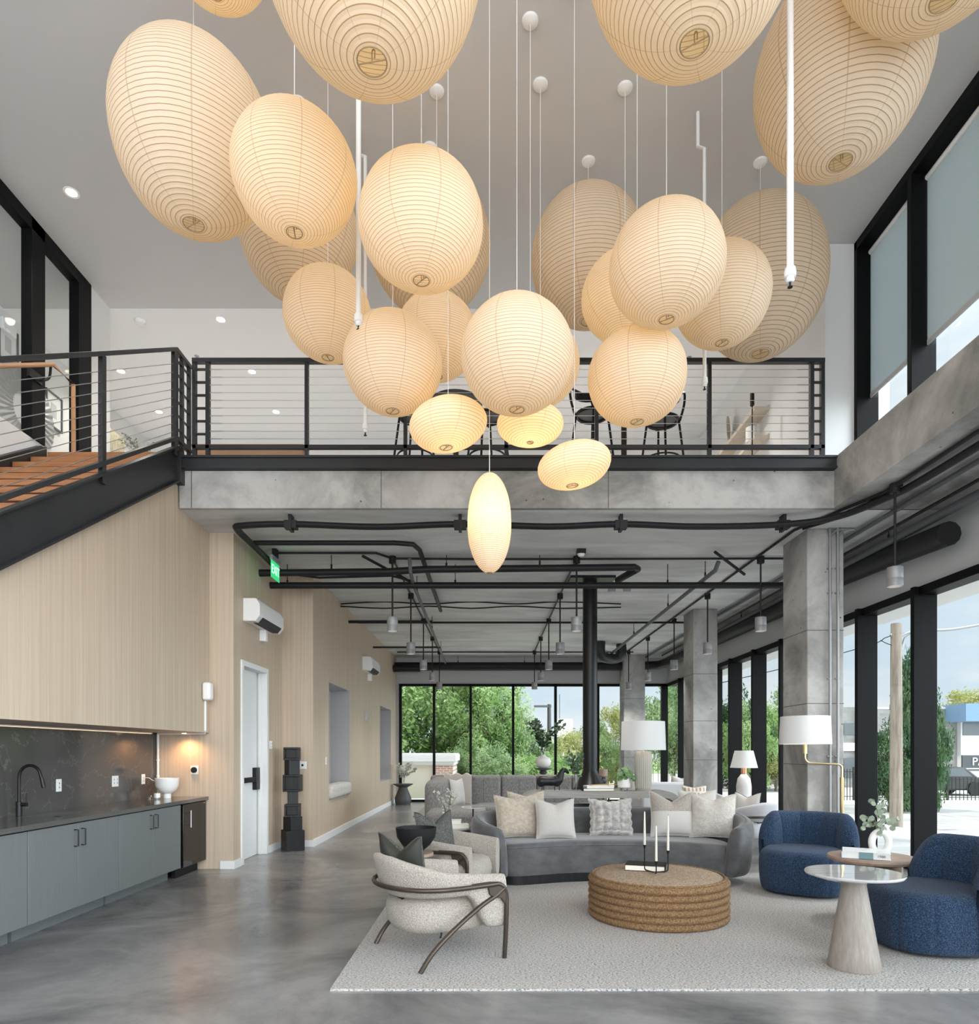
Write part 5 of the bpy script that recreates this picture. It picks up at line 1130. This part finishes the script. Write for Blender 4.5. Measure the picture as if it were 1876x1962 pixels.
# horse sculpture
t = thing('horse_sculpture', 'small black horse figure on a thin stand on the console', 'sculpture', (.83, 8.90, CZ))
MB().box(-.14, .15, -.05, .05, 0, .006).build('stand', M['galv'], t)
MB().tube(spline([(-.185, 0, .125), (-.17, 0, .13), (-.12, 0, .128), (0, 0, .115), (.08, 0, .12), (.12, 0, .15), (.15, 0, .21), (.175, 0, .26), (.20, 0, .268), (.235, 0, .245), (.25, 0, .215)], 5),
          [.02]+[.05+.012*math.sin(k/4) for k in range(5)]+[.06]*5+[.055]*5+[.05]*5+[.062]*3+[.058]*3+[.052]*3+[.045]*3+[.038]*3+[.034]*3+[.03]*3+[.026]*2+[.024]*2+[.022]*2+[.018]*9, 16).build('body', M['black_wood'], t, ang=80) if False else None
cp = spline([(-.185, 0, .120), (-.15, 0, .125), (-.07, 0, .125), (.03, 0, .125), (.085, 0, .145), (.115, 0, .195), (.135, 0, .25), (.165, 0, .272), (.205, 0, .252), (.222, 0, .225)], 5)
cr_ = spline([(.035, 0, 0), (.068, 0, 0), (.062, 0, 0), (.062, 0, 0), (.066, 0, 0), (.048, 0, 0), (.036, 0, 0), (.033, 0, 0), (.022, 0, 0), (.012, 0, 0)], 5)
MB().tube(cp, [max(.008, q.x) for q in cr_], 16).ball((-.145, 0, .112), .062, 16, sz=1.05).ball((.07, 0, .118), .060, 16, sz=1.1).build('body', M['black_wood'], t, ang=80)
MB().lathe([(.008, 0), (.001, .03)], (.145, .012, .285), 8).lathe([(.008, 0), (.001, .03)], (.145, -.012, .285), 8).build('ears', M['black_wood'], t)
for x_ in (-.13, -.11, .04, .10):
    MB().tube([(x_, 0, .08), (x_, 0, .0)], [.007, .006], 8).build('leg', M['black_wood'], t)
t = thing('bud_vase', 'slim clear glass vase of dark sprigs on the console beside the flue', 'vase', (1.155, 8.92, CZ)); MB().lathe([(.028, 0), (.028, .22), (.025, .22), (.025, .01), (.0001, .01)], seg=20, cap=False).build('glass', M['clear_glass'], t)
t2 = thing('sprigs', 'dark leafy sprigs standing in the slim console vase', 'branches', (1.155, 8.92, CZ+.02)); sprig(t2, 6, .46, .22, 'leaf_dark', 3, .055, bare=.5)
g = 'books on the console'
t = book('dark green book at the bottom of the stack on the console', (1.43, 8.88, CZ), 0, .40, .26, .038, 'book_black', grp=g); text('The Architecture of Planting', .022, M['paper'], t, (0, -.133, .018), (R(90), 0, 0), 'lettering', .0004) if False else None
book('white book on top of the dark one on the console', (1.45, 8.89, CZ+.038), R(4), .36, .24, .03, 'book_white', grp=g)
t = thing('brass_tool', 'slender brass ornament lying across the console books', 'ornament', (1.48, 8.87, CZ+.075)); MB().tube([(-.16, 0, 0), (.1, 0, .012), (.22, 0, .0)], .006, 8).cyl((.11, 0, 0), .012, -.002, .05, 12).build('body', M['brass'], t)
t = thing('potted_plant', 'green leafy plant in a white footed pot on the console', 'potted plant', (1.79, 8.90, CZ))
MB().lathe([(.05, .03), (.082, .045), (.088, .08), (.088, .17), (.080, .17), (.078, .08), (.0001, .06)], seg=28, cap=False).build('pot', M['ceramic_white'], t)
for a in (0, 2.1, 4.2): MB().lathe([(.01, 0), (.014, .035)], (.05*math.cos(a), .05*math.sin(a), 0), 8).build('foot', M['brown_wood'], t)
rd = random.Random(4); lf_ = MB()
for k in range(46):
    a = rd.random()*2*PI; r_ = rd.uniform(.02, .15); c = Vector((r_*math.cos(a), r_*math.sin(a)*.8, .16+.12*(1-r_/.15)+rd.uniform(-.05, .04))); nm = Vector((math.cos(a)*r_*5, math.sin(a)*r_*5-.3, .6)).normalized(); u_ = nm.orthogonal().normalized(); w_ = nm.cross(u_); s_ = rd.uniform(.025, .045)
    lf_.add([c+(u_*math.cos(q*PI/3)+w_*math.sin(q*PI/3))*s_*(1.25 if q == 0 else 1)+nm*(.006 if q % 2 else 0) for q in range(6)], [tuple(range(6))])
lf_.build('foliage', mat('leaf_house', (.07, .16, .05), .45, noise=((20, 20, 20), .4, .6, (.13, .24, .09))), t, smooth=False)

# sectional sofa with channels
t = thing('sectional_sofa', 'grey tweed corner sofa with vertical channels behind the console', 'sofa', (.6, 13.0, 0))
for k in range(5): seld(-1.80+k*.72, -1.80+(k+1)*.72-.004, .52, .98, .08, .98, .06, 'back_module', 'sofa_tweed', t)
for k in range(5):
    for q in (1, 2): 
        if q == 1: bx(-1.80+k*.72+.355, -1.80+k*.72+.361, .518, .60, .44, .90).build('channel_seam', M['charcoal'], t)
for k in range(5): seld(-1.62+k*.70, -1.62+(k+1)*.70-.006, -.25, .60, .08, .44, .09, 'seat_module', 'sofa_tweed', t)
seld(-1.78, -1.36, -.98, .6, .08, .96, .16, 'arm', 'sofa_tweed', t)
seld(-1.70, -.66, -1.62, -.2, .06, .46, .12, 'chaise', 'sofa_tweed', t)
t = thing('throw_blanket', 'pale beige throw draped over the corner of the grey sectional', 'blanket', (-.62, 13.4, .98))
MB().grid(lambda u, v: (-.30+.55*u*(1 if v < .5 else 1), .16-.52*min(1, v*1.8), .012+.02*math.sin(u*18)+(-.0 if v < .55 else -(v-.55)*1.35)), 40, 30).build('cloth', M['throw'], t)
o = t.children[0]; md = o.modifiers.new('thick', 'SOLIDIFY'); md.thickness = .012
t.location = (-.60, 13.52, 1.0)
pillow('cushion', 'pale cushion with trimmed edge leaning in the corner of the grey sectional', (-.58, 12.7, .45), R(-8), R(62), .46, .50, .18, 'linen', 'linen', .04)
t = thing('side_table', 'pedestal side table with pale top and black ball base before the sectional', 'side table', (-.265, 10.75, 0))
MB().cyl((0, 0, 0), .20, .56, .575, 40).build('tabletop', M['marble_white'], t); MB().cyl((0, 0, 0), .012, .1, .56).build('stem', M['black_metal'], t); MB().ball((0, 0, .085), .085, 24).build('ball_base', M['black_gloss'], t)
t = thing('side_table', 'round glass topped table with white books behind the second armchair', 'side table', (-.44, 8.1, 0))
MB().cyl((0, 0, 0), .235, .53, .55, 40).build('tabletop', M['marble_white'], t); MB().cyl((0, 0, 0), .21, .0, .53, 40).build('drum', M['concrete_table'], t)
book('white book on the round table behind the second armchair, lower one', (-.36, 8.05, .55), R(10), .20, .16, .045, 'book_white', grp='white books behind the armchair')
book('smaller white book lying on top behind the second armchair', (-.42, 8.07, .595), R(4), .15, .13, .05, 'book_white', grp='white books behind the armchair')
t = thing('bud_vase', 'clear cylinder vase of white blossom behind the second armchair', 'vase', (-.505, 8.0, .55)); MB().lathe([(.03, 0), (.03, .24), (.027, .24), (.027, .01), (.0001, .01)], seg=20, cap=False).build('glass', M['clear_glass'], t)
t2 = thing('blossom', 'small white blossoming twigs in the cylinder vase behind the armchair', 'branches', (-.505, 8.0, .57)); sprig(t2, 8, .48, .17, 'leaf_silver', 8, .03, bare=.4)
# corner urn table with dried flowers
t = thing('side_table', 'dark grey hourglass side table in the far left corner', 'side table', (-2.40, 18.55, 0)); MB().lathe([(.20, 0), (.22, .06), (.23, .18), (.13, .42), (.12, .47), (.27, .55), (.28, .57), (.0001, .57)], seg=36, cap=False).build('body', M['concrete_table'], t, ang=70)
t = thing('bud_vase', 'small glass vase of dried blooms on the far corner table', 'vase', (-2.38, 18.5, .57)); MB().lathe([(.04, 0), (.04, .22)], seg=16, cap=False).build('glass', M['clear_glass'], t)
t2 = thing('dried_flowers', 'beige dried blooms in the far corner vase', 'branches', (-2.38, 18.5, .60)); sprig(t2, 8, .52, .36, 'leaf_silver', 2, .08, bare=.45)
# pedestal with big white vase behind the sectional
c = P(1041, 1470, 15.6); t = thing('plinth_table', 'brown pedestal stacked with books behind the sectional', 'pedestal', (c.x, c.y, 0))
bx(-.22, .22, -.2, .2, 0, .88).build('body', M['brown_wood'], t, bev=.01); bx(-.18, .2, -.15, .15, .88, .93).build('book_stack', M['paper'], t); MB().lathe([(.06, .93), (.10, .98), (.06, 1.03)], seg=20).build('riser', M['concrete_table'], t); MB().lathe([(.10, 1.03), (.20, 1.06), (.205, 1.08), (.0001, 1.075)], seg=30, cap=False).build('plate', M['concrete_table'], t)
t = thing('white_vase', 'bulbous white vase on the pedestal behind the sectional', 'vase', (c.x, c.y, 1.08)); MB().lathe([(.10, 0), (.16, .06), (.19, .15), (.15, .24), (.06, .28), (.05, .31)], seg=32).build('body', M['ceramic_white'], t, ang=80)
t2 = thing('dark_branches', 'dark green branches in the bulbous white vase', 'branches', (c.x, c.y, 1.37)); sprig(t2, 14, .80, .52, 'leaf_dark', 9, .085, bare=.3)

# pale round chairs, side table and lamp at the right
armchair('pale lilac armchair with bronze frame right of the sofa, back to camera', 3.80, 9.95, R(118), 'boucle_white', 'pale armchairs by the columns')
armchair('pale lilac armchair farther back, mostly behind the sofa cushions', 3.82, 11.9, R(-105), 'boucle_white', 'pale armchairs by the columns')
pillow('cushion', 'tan checked cushion in the farther pale armchair', (3.64, 11.85, .44), R(-10), R(-8), .42, .42, .16, 'tan_check', 'tan_check', .06)
pillow('cushion', 'cream cushion with a dark striped edge in the nearer pale armchair', (3.86, 10.05, .45), R(-8), R(-48), .42, .40, .16, 'linen_white', 'charcoal', .16)
t = thing('side_table', 'white topped side table holding the tapered lamp by the windows', 'side table', (4.15, 10.95, 0)); MB().cyl((0, 0, 0), .27, .66, .69, 40).build('tabletop', M['ceramic_white'], t); MB().cyl((0, 0, 0), .025, .02, .66).build('stem', M['bronze'], t); MB().cyl((0, 0, 0), .18, 0, .02, 30).build('base', M['bronze'], t)
t = thing('table_lamp', 'white lamp with smooth oval base and tapered shade by the windows', 'table lamp', (4.17, 10.95, .69)); MB().lathe([(.10, 0), (.115, .02), (.12, .2), (.10, .33), (.05, .40), (.03, .41)], seg=32).build('base', M['ceramic_grey'], t, ang=80)
MB().cyl((0, 0, 0), .045, .41, .53, 20).build('neck', M['copper'], t); MB().lathe([(.215, .51), (.145, .79)], seg=44, cap=False).build('lamp_shade', M['lamp_shade'], t, ang=60); light('POINT', (0, 0, .64), (0, 0, 0), 3, (1, .92, .82), 'lamp_bulb', t, shadow_soft_size=.05)
t = thing('sofa', 'light grey sofa far back beyond the console lamp', 'sofa', (4.05, 15.0, 0)); seld(-.75, .55, -.3, .6, .08, .44, .06, 'seat', 'grey_fabric', t); seld(-.75, .55, -.5, -.28, .08, .80, .06, 'backrest', 'grey_fabric', t); seld(.52, .74, -.45, .6, .08, .74, .05, 'arm', 'grey_fabric', t)
for a in (-.68, .66):
    for b in (-.4, .5): bx(a-.03, a+.03, b-.03, b+.03, 0, .09).build('leg', M['black_wood'], t)
pillow('cushion', 'white cushion standing at the left end of the light grey sofa', (3.36, 15.0, .47), R(-6), R(10), .45, .5, .15, 'linen_white', None, .04); pillow('cushion', 'white cushion at the right end of the light grey sofa', (4.3, 14.9, .48), R(-6), R(-5), .45, .44, .15, 'linen_white', None, .1)
t = thing('bench', 'white boucle round bench seen under the console', 'bench', (2.1, 12.0, 0)); MB().lathe([(.42, .08), (.48, .14), (.48, .36), (.42, .42), (.0001, .43)], seg=40, cap=False).build('seat', M['boucle_white'], t, ang=70); MB().cyl((0, 0, 0), .4, 0, .08, 30).build('base', M['black_wood'], t)
t = thing('drinks_table', 'slim black legged drinks table behind the potted plant', 'side table', (2.25, 13.2, 0)); MB().cyl((0, 0, 0), .15, .80, .82, 30).build('tabletop', M['black_metal'], t); MB().cyl((0, 0, 0), .012, 0, .8, 10).build('stem', M['black_metal'], t); MB().cyl((0, 0, 0), .13, 0, .015, 30).build('base', M['black_metal'], t)
t = thing('candle_cup', 'brown glass cup on a ball stand behind the potted plant', 'candle holder', (2.25, 13.2, .82)); MB().ball((0, 0, .07), .07, 16).build('ball', M['concrete_table'], t); MB().lathe([(.06, .14), (.085, .16), (.085, .30), (.078, .30), (.075, .17), (.0001, .16)], seg=24, cap=False).build('cup', M['brown_wood'], t)

# ================================================================== OUTSIDE
GZ = -.6
struct('ground', MB().box(-60, 90, 22.6, 130, GZ-.3, GZ+.02), M['grass'])
struct('road', MB().box(11.5, 90, -30, 23.4, GZ-.3, GZ+.03).box(5, 90, 23.4, 25.2, GZ-.3, GZ+.034), M['asphalt'])
struct('sidewalk', MB().box(5.5, 8.6, -30, 22.6, GZ-.3, -.12).box(8.6, 11.5, -30, 22.6, GZ-.3, GZ+.05).box(-20, 5.5, 19.75, 22.6, GZ-.3, -.12), M['sidewalk'])
for k, (x, y, w, ln) in enumerate(((14.5, 10, .15, 60), (20.5, 10, .15, 60))):
    struct('trim_%d' % (5+k), bx(x, x+w, y-ln/2+2, 23, GZ+.03, GZ+.045), M['building_white'])
struct('pavement_far', bx(7, 60, 25.2, 60, GZ-.3, GZ+.06), M['sidewalk'])
# grey brick building with blue fascia
t = thing('commercial_building', 'grey brick building with blue fascia and white front across the street', 'building', (25, 37, GZ))
bx(-4.4, .9, 0, 12, 0, 4.5).build('brick_wing', M['grey_brick'], t); bx(.9, 14, -.3, 12, 0, 3.95).build('white_front', M['building_white'], t)
bx(.25, 14, -1.6, .2, 3.68, 4.62).build('blue_fascia', M['blue_fascia'], t); bx(-4.42, .9, -.03, 0, 4.42, 4.54).build('parapet_cap', M['building_white'], t)
for x_ in (1.0, 2.05, 3.1, 4.15, 5.2): bx(x_, x_+.9, -.34, -.28, 2.95, 3.66).build('window', M['dark_window'], t)
sg = bx(.92, 4.6, -.40, -.3, 1.02, 1.86).build('sign_board', M['sign_dark'], t)
text('PAI', .62, M['building_white'], sg, (1.86, -.42, 1.50), (R(90), 0, 0), 'lettering', .02); bx(1.1, 4.3, -.42, -.40, 1.10, 1.16).build('sign_underline', M['building_white'], sg)
t = thing('commercial_building', 'grey storefront with red ended sign seen beside the nearest column', 'building', (20.55, 37.3, GZ)); bx(-3.0, 0, 0, 6, 0, 4.55).build('walls', M['grey_brick'], t)
for x_ in (-1.5, -.78): bx(x_, x_+.66, -.05, .0, 3.0, 3.65).build('window', M['dark_window'], t); bx(x_, x_+.66, -.05, 0, .6, 1.7).build('window', M['dark_window'], t)
bx(-2.6, -.22, -.2, .0, 2.1, 2.55).build('sign_band', M['building_white'], t); bx(-.22, -.02, -.25, -.02, 2.05, 2.6).build('sign_end', M['red_thing'], t)
# beige low building behind the back windows
t = thing('low_building', 'beige stucco building with white cornice and brick pier outside the back windows', 'building', (-2.6, 23.5, GZ))
bx(-6, 1.05, 0, 6, 0, 1.60).build('stucco_wall', M['stucco'], t); bx(.62, 1.32, -.06, 6, 0, 1.60).build('brick_pier', M['red_brick'], t)
MB().box(-6, 1.36, -.12, 6, 1.60, 1.72).box(-6, 1.42, -.20, 6, 1.72, 1.95).box(-6, 1.38, -.16, 6, 1.95, 2.0).build('cornice', M['cornice'], t)
t = thing('white_tower', 'white stepped office tower far beyond the back windows', 'building', (9.0, 80, GZ)); bx(-1.2, 1.5, 0, 4, 0, 4.2).build('body', M['building_white'], t); bx(-.7, 1.0, .2, 3, 4.2, 6.0).build('upper_storey', M['building_white'], t)
for a in (-.8, 0, .8): bx(a-.1, a+.3, -.03, 0, 2.2, 3.8).build('window', M['dark_window'], t)
MB().tube([(-.5, 1, 6), (-.5, 1, 9)], .05, 6).build('mast', M['grey_pipe'], t)
t = thing('low_building', 'long pale low building between trees through the right back windows', 'building', (19.0, 52, GZ)); bx(-2.5, 6, 0, 6, 0, 2.9).build('walls', M['building_white'], t); bx(-2.6, 6.1, -.2, 0, 1.9, 2.5).build('canopy', M['grey_paint'], t)
# fences
def fence(label, x0, x1, y, h, st=.16):
    t = thing('metal_fence', label, 'fence', ((x0+x1)/2, y, GZ+.05)); hw_ = (x1-x0)/2; m = MB(); x = -hw_
    while x < hw_: m.box(x-.012, x+.012, -.012, .012, 0, h); x += st
    m.build('pickets', M['black_metal'], t); MB().box(-hw_, hw_, -.02, .02, h*.9, h*.9+.03).box(-hw_, hw_, -.02, .02, h*.12, h*.12+.03).build('rail', M['black_metal'], t)
    x = -hw_
    while x <= hw_+.01: bx(x-.04, x+.04, -.04, .04, 0, h+.08).build('post', M['black_metal'], t); x += (x1-x0)/4
fence('black picket fence before the grey brick building', 15.2, 22.5, 27.5, .95)
fence('grey fence line seen between the near column and the first mullion', 12.8, 15.0, 27.5, 1.3, .12)
fence('long black park fence beyond the right back windows', 7.5, 22, 38, 1.3, .3)
# utility pole and street light
t = thing('utility_pole', 'weathered wooden utility pole on the street side', 'utility pole', (10.35, 17, GZ)); MB().lathe([(.155, 0), (.125, 5.32)], seg=20).build('pole', M['pole_wood'], t)
MB().tube(spline([(.1, 0, 5.0), (.4, 0, 5.12), (.9, 0, 5.15), (1.6, 0, 5.2), (3.2, 0, 5.5)], 5), .035, 8).build('lamp_arm', M['galv'], t); MB().tube([(.1, 0, 4.6), (.22, 0, 4.95), (.5, 0, 5.12)], .03, 8).build('arm_brace', M['galv'], t)
MB().tube(spline([(-.1, 0, 5.02), (-.3, 0, 4.95), (-.6, 0, 4.8), (-2.2, .2, 4.35), (-5, .5, 3.7)], 5), .012, 6).tube(spline([(-.05, 0, 4.75), (-.25, 0, 4.82), (-.4, 0, 4.9)], 4), .01, 6).build('service_wire', M['black_metal'], t)
MB().ball((-.12, 0, 5.03), .04).build('insulator', M['galv'], t)
t = thing('street_light', 'tall grey street light outside the back windows', 'street light', (2.95, 33, GZ)); MB().lathe([(.13, 0), (.09, 4.4)], seg=14).build('pole', M['concrete_table'], t); bx(-.75, .1, -.08, .08, 4.25, 4.35).build('lamp_arm', M['grey_pipe'], t)
t = thing('parking_sign', 'small blue sign beside the columnar tree across the street', 'sign', (15.15, 26, GZ+.05)); bx(-.1, .12, -.02, .02, .55, 1.1).build('sign_plate', M['blue_fascia'], t); MB().cyl((0, .04, 0), .03, 0, 1.1, 8).build('post', M['grey_pipe'], t)
t = thing('parked_car', 'dark parked car behind the black picket fence', 'car', (20.6, 31, GZ+.06))
MB().prism([(-2.1, .25), (2.1, .25), (2.15, .7), (1.5, .85), (.9, 1.3), (-.9, 1.32), (-1.6, .9), (-2.1, .8)], 1.7, 'y', -.85).build('body', M['dark_steel'], t, bev=.08); 
for a in (-1.3, 1.3):
    for b in (-.86, .86): MB().tube([(a, b-.08, .32), (a, b+.08, .32)], .32, 20).build('wheel', M['black_matte'], t)
MB().prism([(-1.35, .9), (1.2, .88), (.8, 1.24), (-.85, 1.26)], .02, 'y', -.86).build('side_window', M['dark_window'], t)

# trees
def crown_mesh(name, seed, n, rx, ry, rz_, leaf, clumps, mt, col=False):
    rd = random.Random(seed); vs, fs = [], []; cl = []
    for k in range(clumps):
        while True:
            p = Vector((rd.uniform(-1, 1), rd.uniform(-1, 1), rd.uniform(-1, 1)))
            if p.length < 1: break
        if col: p.x *= (1-max(0, p.z))*.9+.15; p.y *= (1-max(0, p.z))*.9+.15
        cl.append((p, rd.uniform(.16, .34)))
    for k in range(n):
        c, r_ = cl[rd.randrange(clumps)]; d_ = Vector((rd.gauss(0, 1), rd.gauss(0, 1), rd.gauss(0, .7))).normalized()*r_*rd.uniform(.5, 1); p = c+d_
        p = Vector((p.x*rx, p.y*ry, p.z*rz_)); u_ = Vector((rd.uniform(-1, 1), rd.uniform(-1, 1), rd.uniform(-1, 1))).normalized(); w_ = u_.orthogonal().normalized(); s_ = leaf*rd.uniform(.6, 1.3); b = len(vs)
        vs += [tuple(p-u_*s_), tuple(p+w_*s_*.45), tuple(p+u_*s_), tuple(p-w_*s_*.45)]; fs.append((b, b+1, b+2, b+3))
    me = bpy.data.meshes.new(name); me.from_pydata(vs, [], fs); me.materials.append(M[mt]); return me
CM = {'a': crown_mesh('crown_airy', 1, 15000, 1, 1, 1, .042, 90, 'leaf_bright'), 'm': crown_mesh('crown_mid', 2, 13000, 1, 1, 1, .042, 90, 'leaf_mid'),
      'd': crown_mesh('crown_dense', 3, 12000, 1, 1, 1, .045, 80, 'leaf_deep'), 'y': crown_mesh('crown_yellow', 4, 11000, 1, 1, 1, .042, 80, 'leaf_yellow'), 'c': crown_mesh('crown_column', 5, 11000, 1, 1, 1, .05, 90, 'leaf_deep', True)}
def tree(label, x, y, zc, rx, rz_, kind, cat='tree', grp='trees outside'):
    t = thing('shrub' if cat == 'shrub' else 'tree', label, cat, (x, y, GZ), 0, grp)
    o = bpy.data.objects.new('crown', CM[kind]); COL.objects.link(o); o.parent = t; o.location = (0, 0, zc-GZ); o.scale = (rx, rx, rz_); o.rotation_euler = (0, 0, x*3)
    hgt = zc-GZ; m = MB(); m.tube([(0, 0, 0), (.05, 0, hgt*.6), (0, 0, hgt)], [.05*rx+.03, .04*rx+.02, .02], 8); rd = random.Random(int(x*10))
    if cat == 'tree':
        for k in range(7):
            a = rd.random()*6.28; m.tube([(0, 0, hgt*rd.uniform(.5, .8)), (math.cos(a)*rx*.35, math.sin(a)*rx*.35, hgt+rz_*rd.uniform(-.3, .1)), (math.cos(a)*rx*.6, math.sin(a)*rx*.6, hgt+rz_*rd.uniform(0, .5))], [.025*rx, .018*rx, .008*rx], 6)
    m.build('trunk', M['bark'], t); return t
for a in (
 ('bright green tree filling the leftmost back window', -3.9, 30, 3.4, 2.5, 3.0, 'a'), ('bright green tree behind the second back window pane', -1.6, 31, 3.6, 2.5, 3.0, 'a'),
 ('bright green tree in the third back window, thinning to the right', .15, 29, 3.1, 1.7, 2.3, 'a'), ('mid green tree low behind the fourth back window pane', 1.3, 31, 1.6, 1.7, 1.7, 'm'),
 ('yellow green tree left of the black flue', 4.1, 33, .9, 1.4, 1.5, 'y'), ('rounded green tree hidden partly by the black flue', 5.4, 34, 1.4, 1.3, 1.6, 'm'),
 ('yellow tree between the flue and the far column', 7.0, 37, 1.7, 1.4, 2.2, 'y'), ('dark green tree just left of the corner mullion', 9.2, 33.5, 2.6, 1.7, 2.2, 'm'),
 ('dense tree right of the corner mullion', 12.0, 40, 2.8, 2.2, 3.0, 'd'), ('dense dark tree beside the middle column', 13.6, 36, 1.9, 1.5, 2.9, 'd'),
 ('bright green tree between the two fins beside the tapered lamp', 13.4, 33.8, 1.82, 1.6, 2.1, 'a'), ('broad green tree left of the nearest column', 15.3, 34.4, 2.1, 1.7, 2.3, 'm'),
 ('yellow green tree low behind the tapered lamp', 14.4, 33.6, 1.0, 1.0, 1.1, 'y'), ('tree crown rising over the blue fascia roof', 38.5, 54, 3.7, 3.4, 2.6, 'y'), ('small tree crown behind the grey brick parapet', 33.4, 52, 3.4, 1.8, 1.3, 'm'),
 ('dark bushy street tree left of the utility pole', 13.5, 22.5, 1.0, .85, 1.5, 'd'), ('tall dark columnar tree right of the utility pole', 14.35, 22.8, 2.1, .75, 3.0, 'c'), ('second dark columnar tree behind the wide mullion', 15.0, 22.8, 1.7, .62, 2.2, 'c')):
    tree(*a)
for a in (('green shrub mass under the third back window pane', .1, 26.5, .5, 1.3, 1.1, 'm'), ('green shrub mass under the fourth back window pane', 1.9, 27, .3, 1.4, 1.1, 'a'), ('shrub right of the low beige building', -.9, 27.5, .7, 1.0, 1.2, 'm'),
          ('shrub under the fifth back window pane', 3.2, 29, .2, 1.2, 1.0, 'm')):
    tree(*a, cat='shrub', grp='shrubs outside')
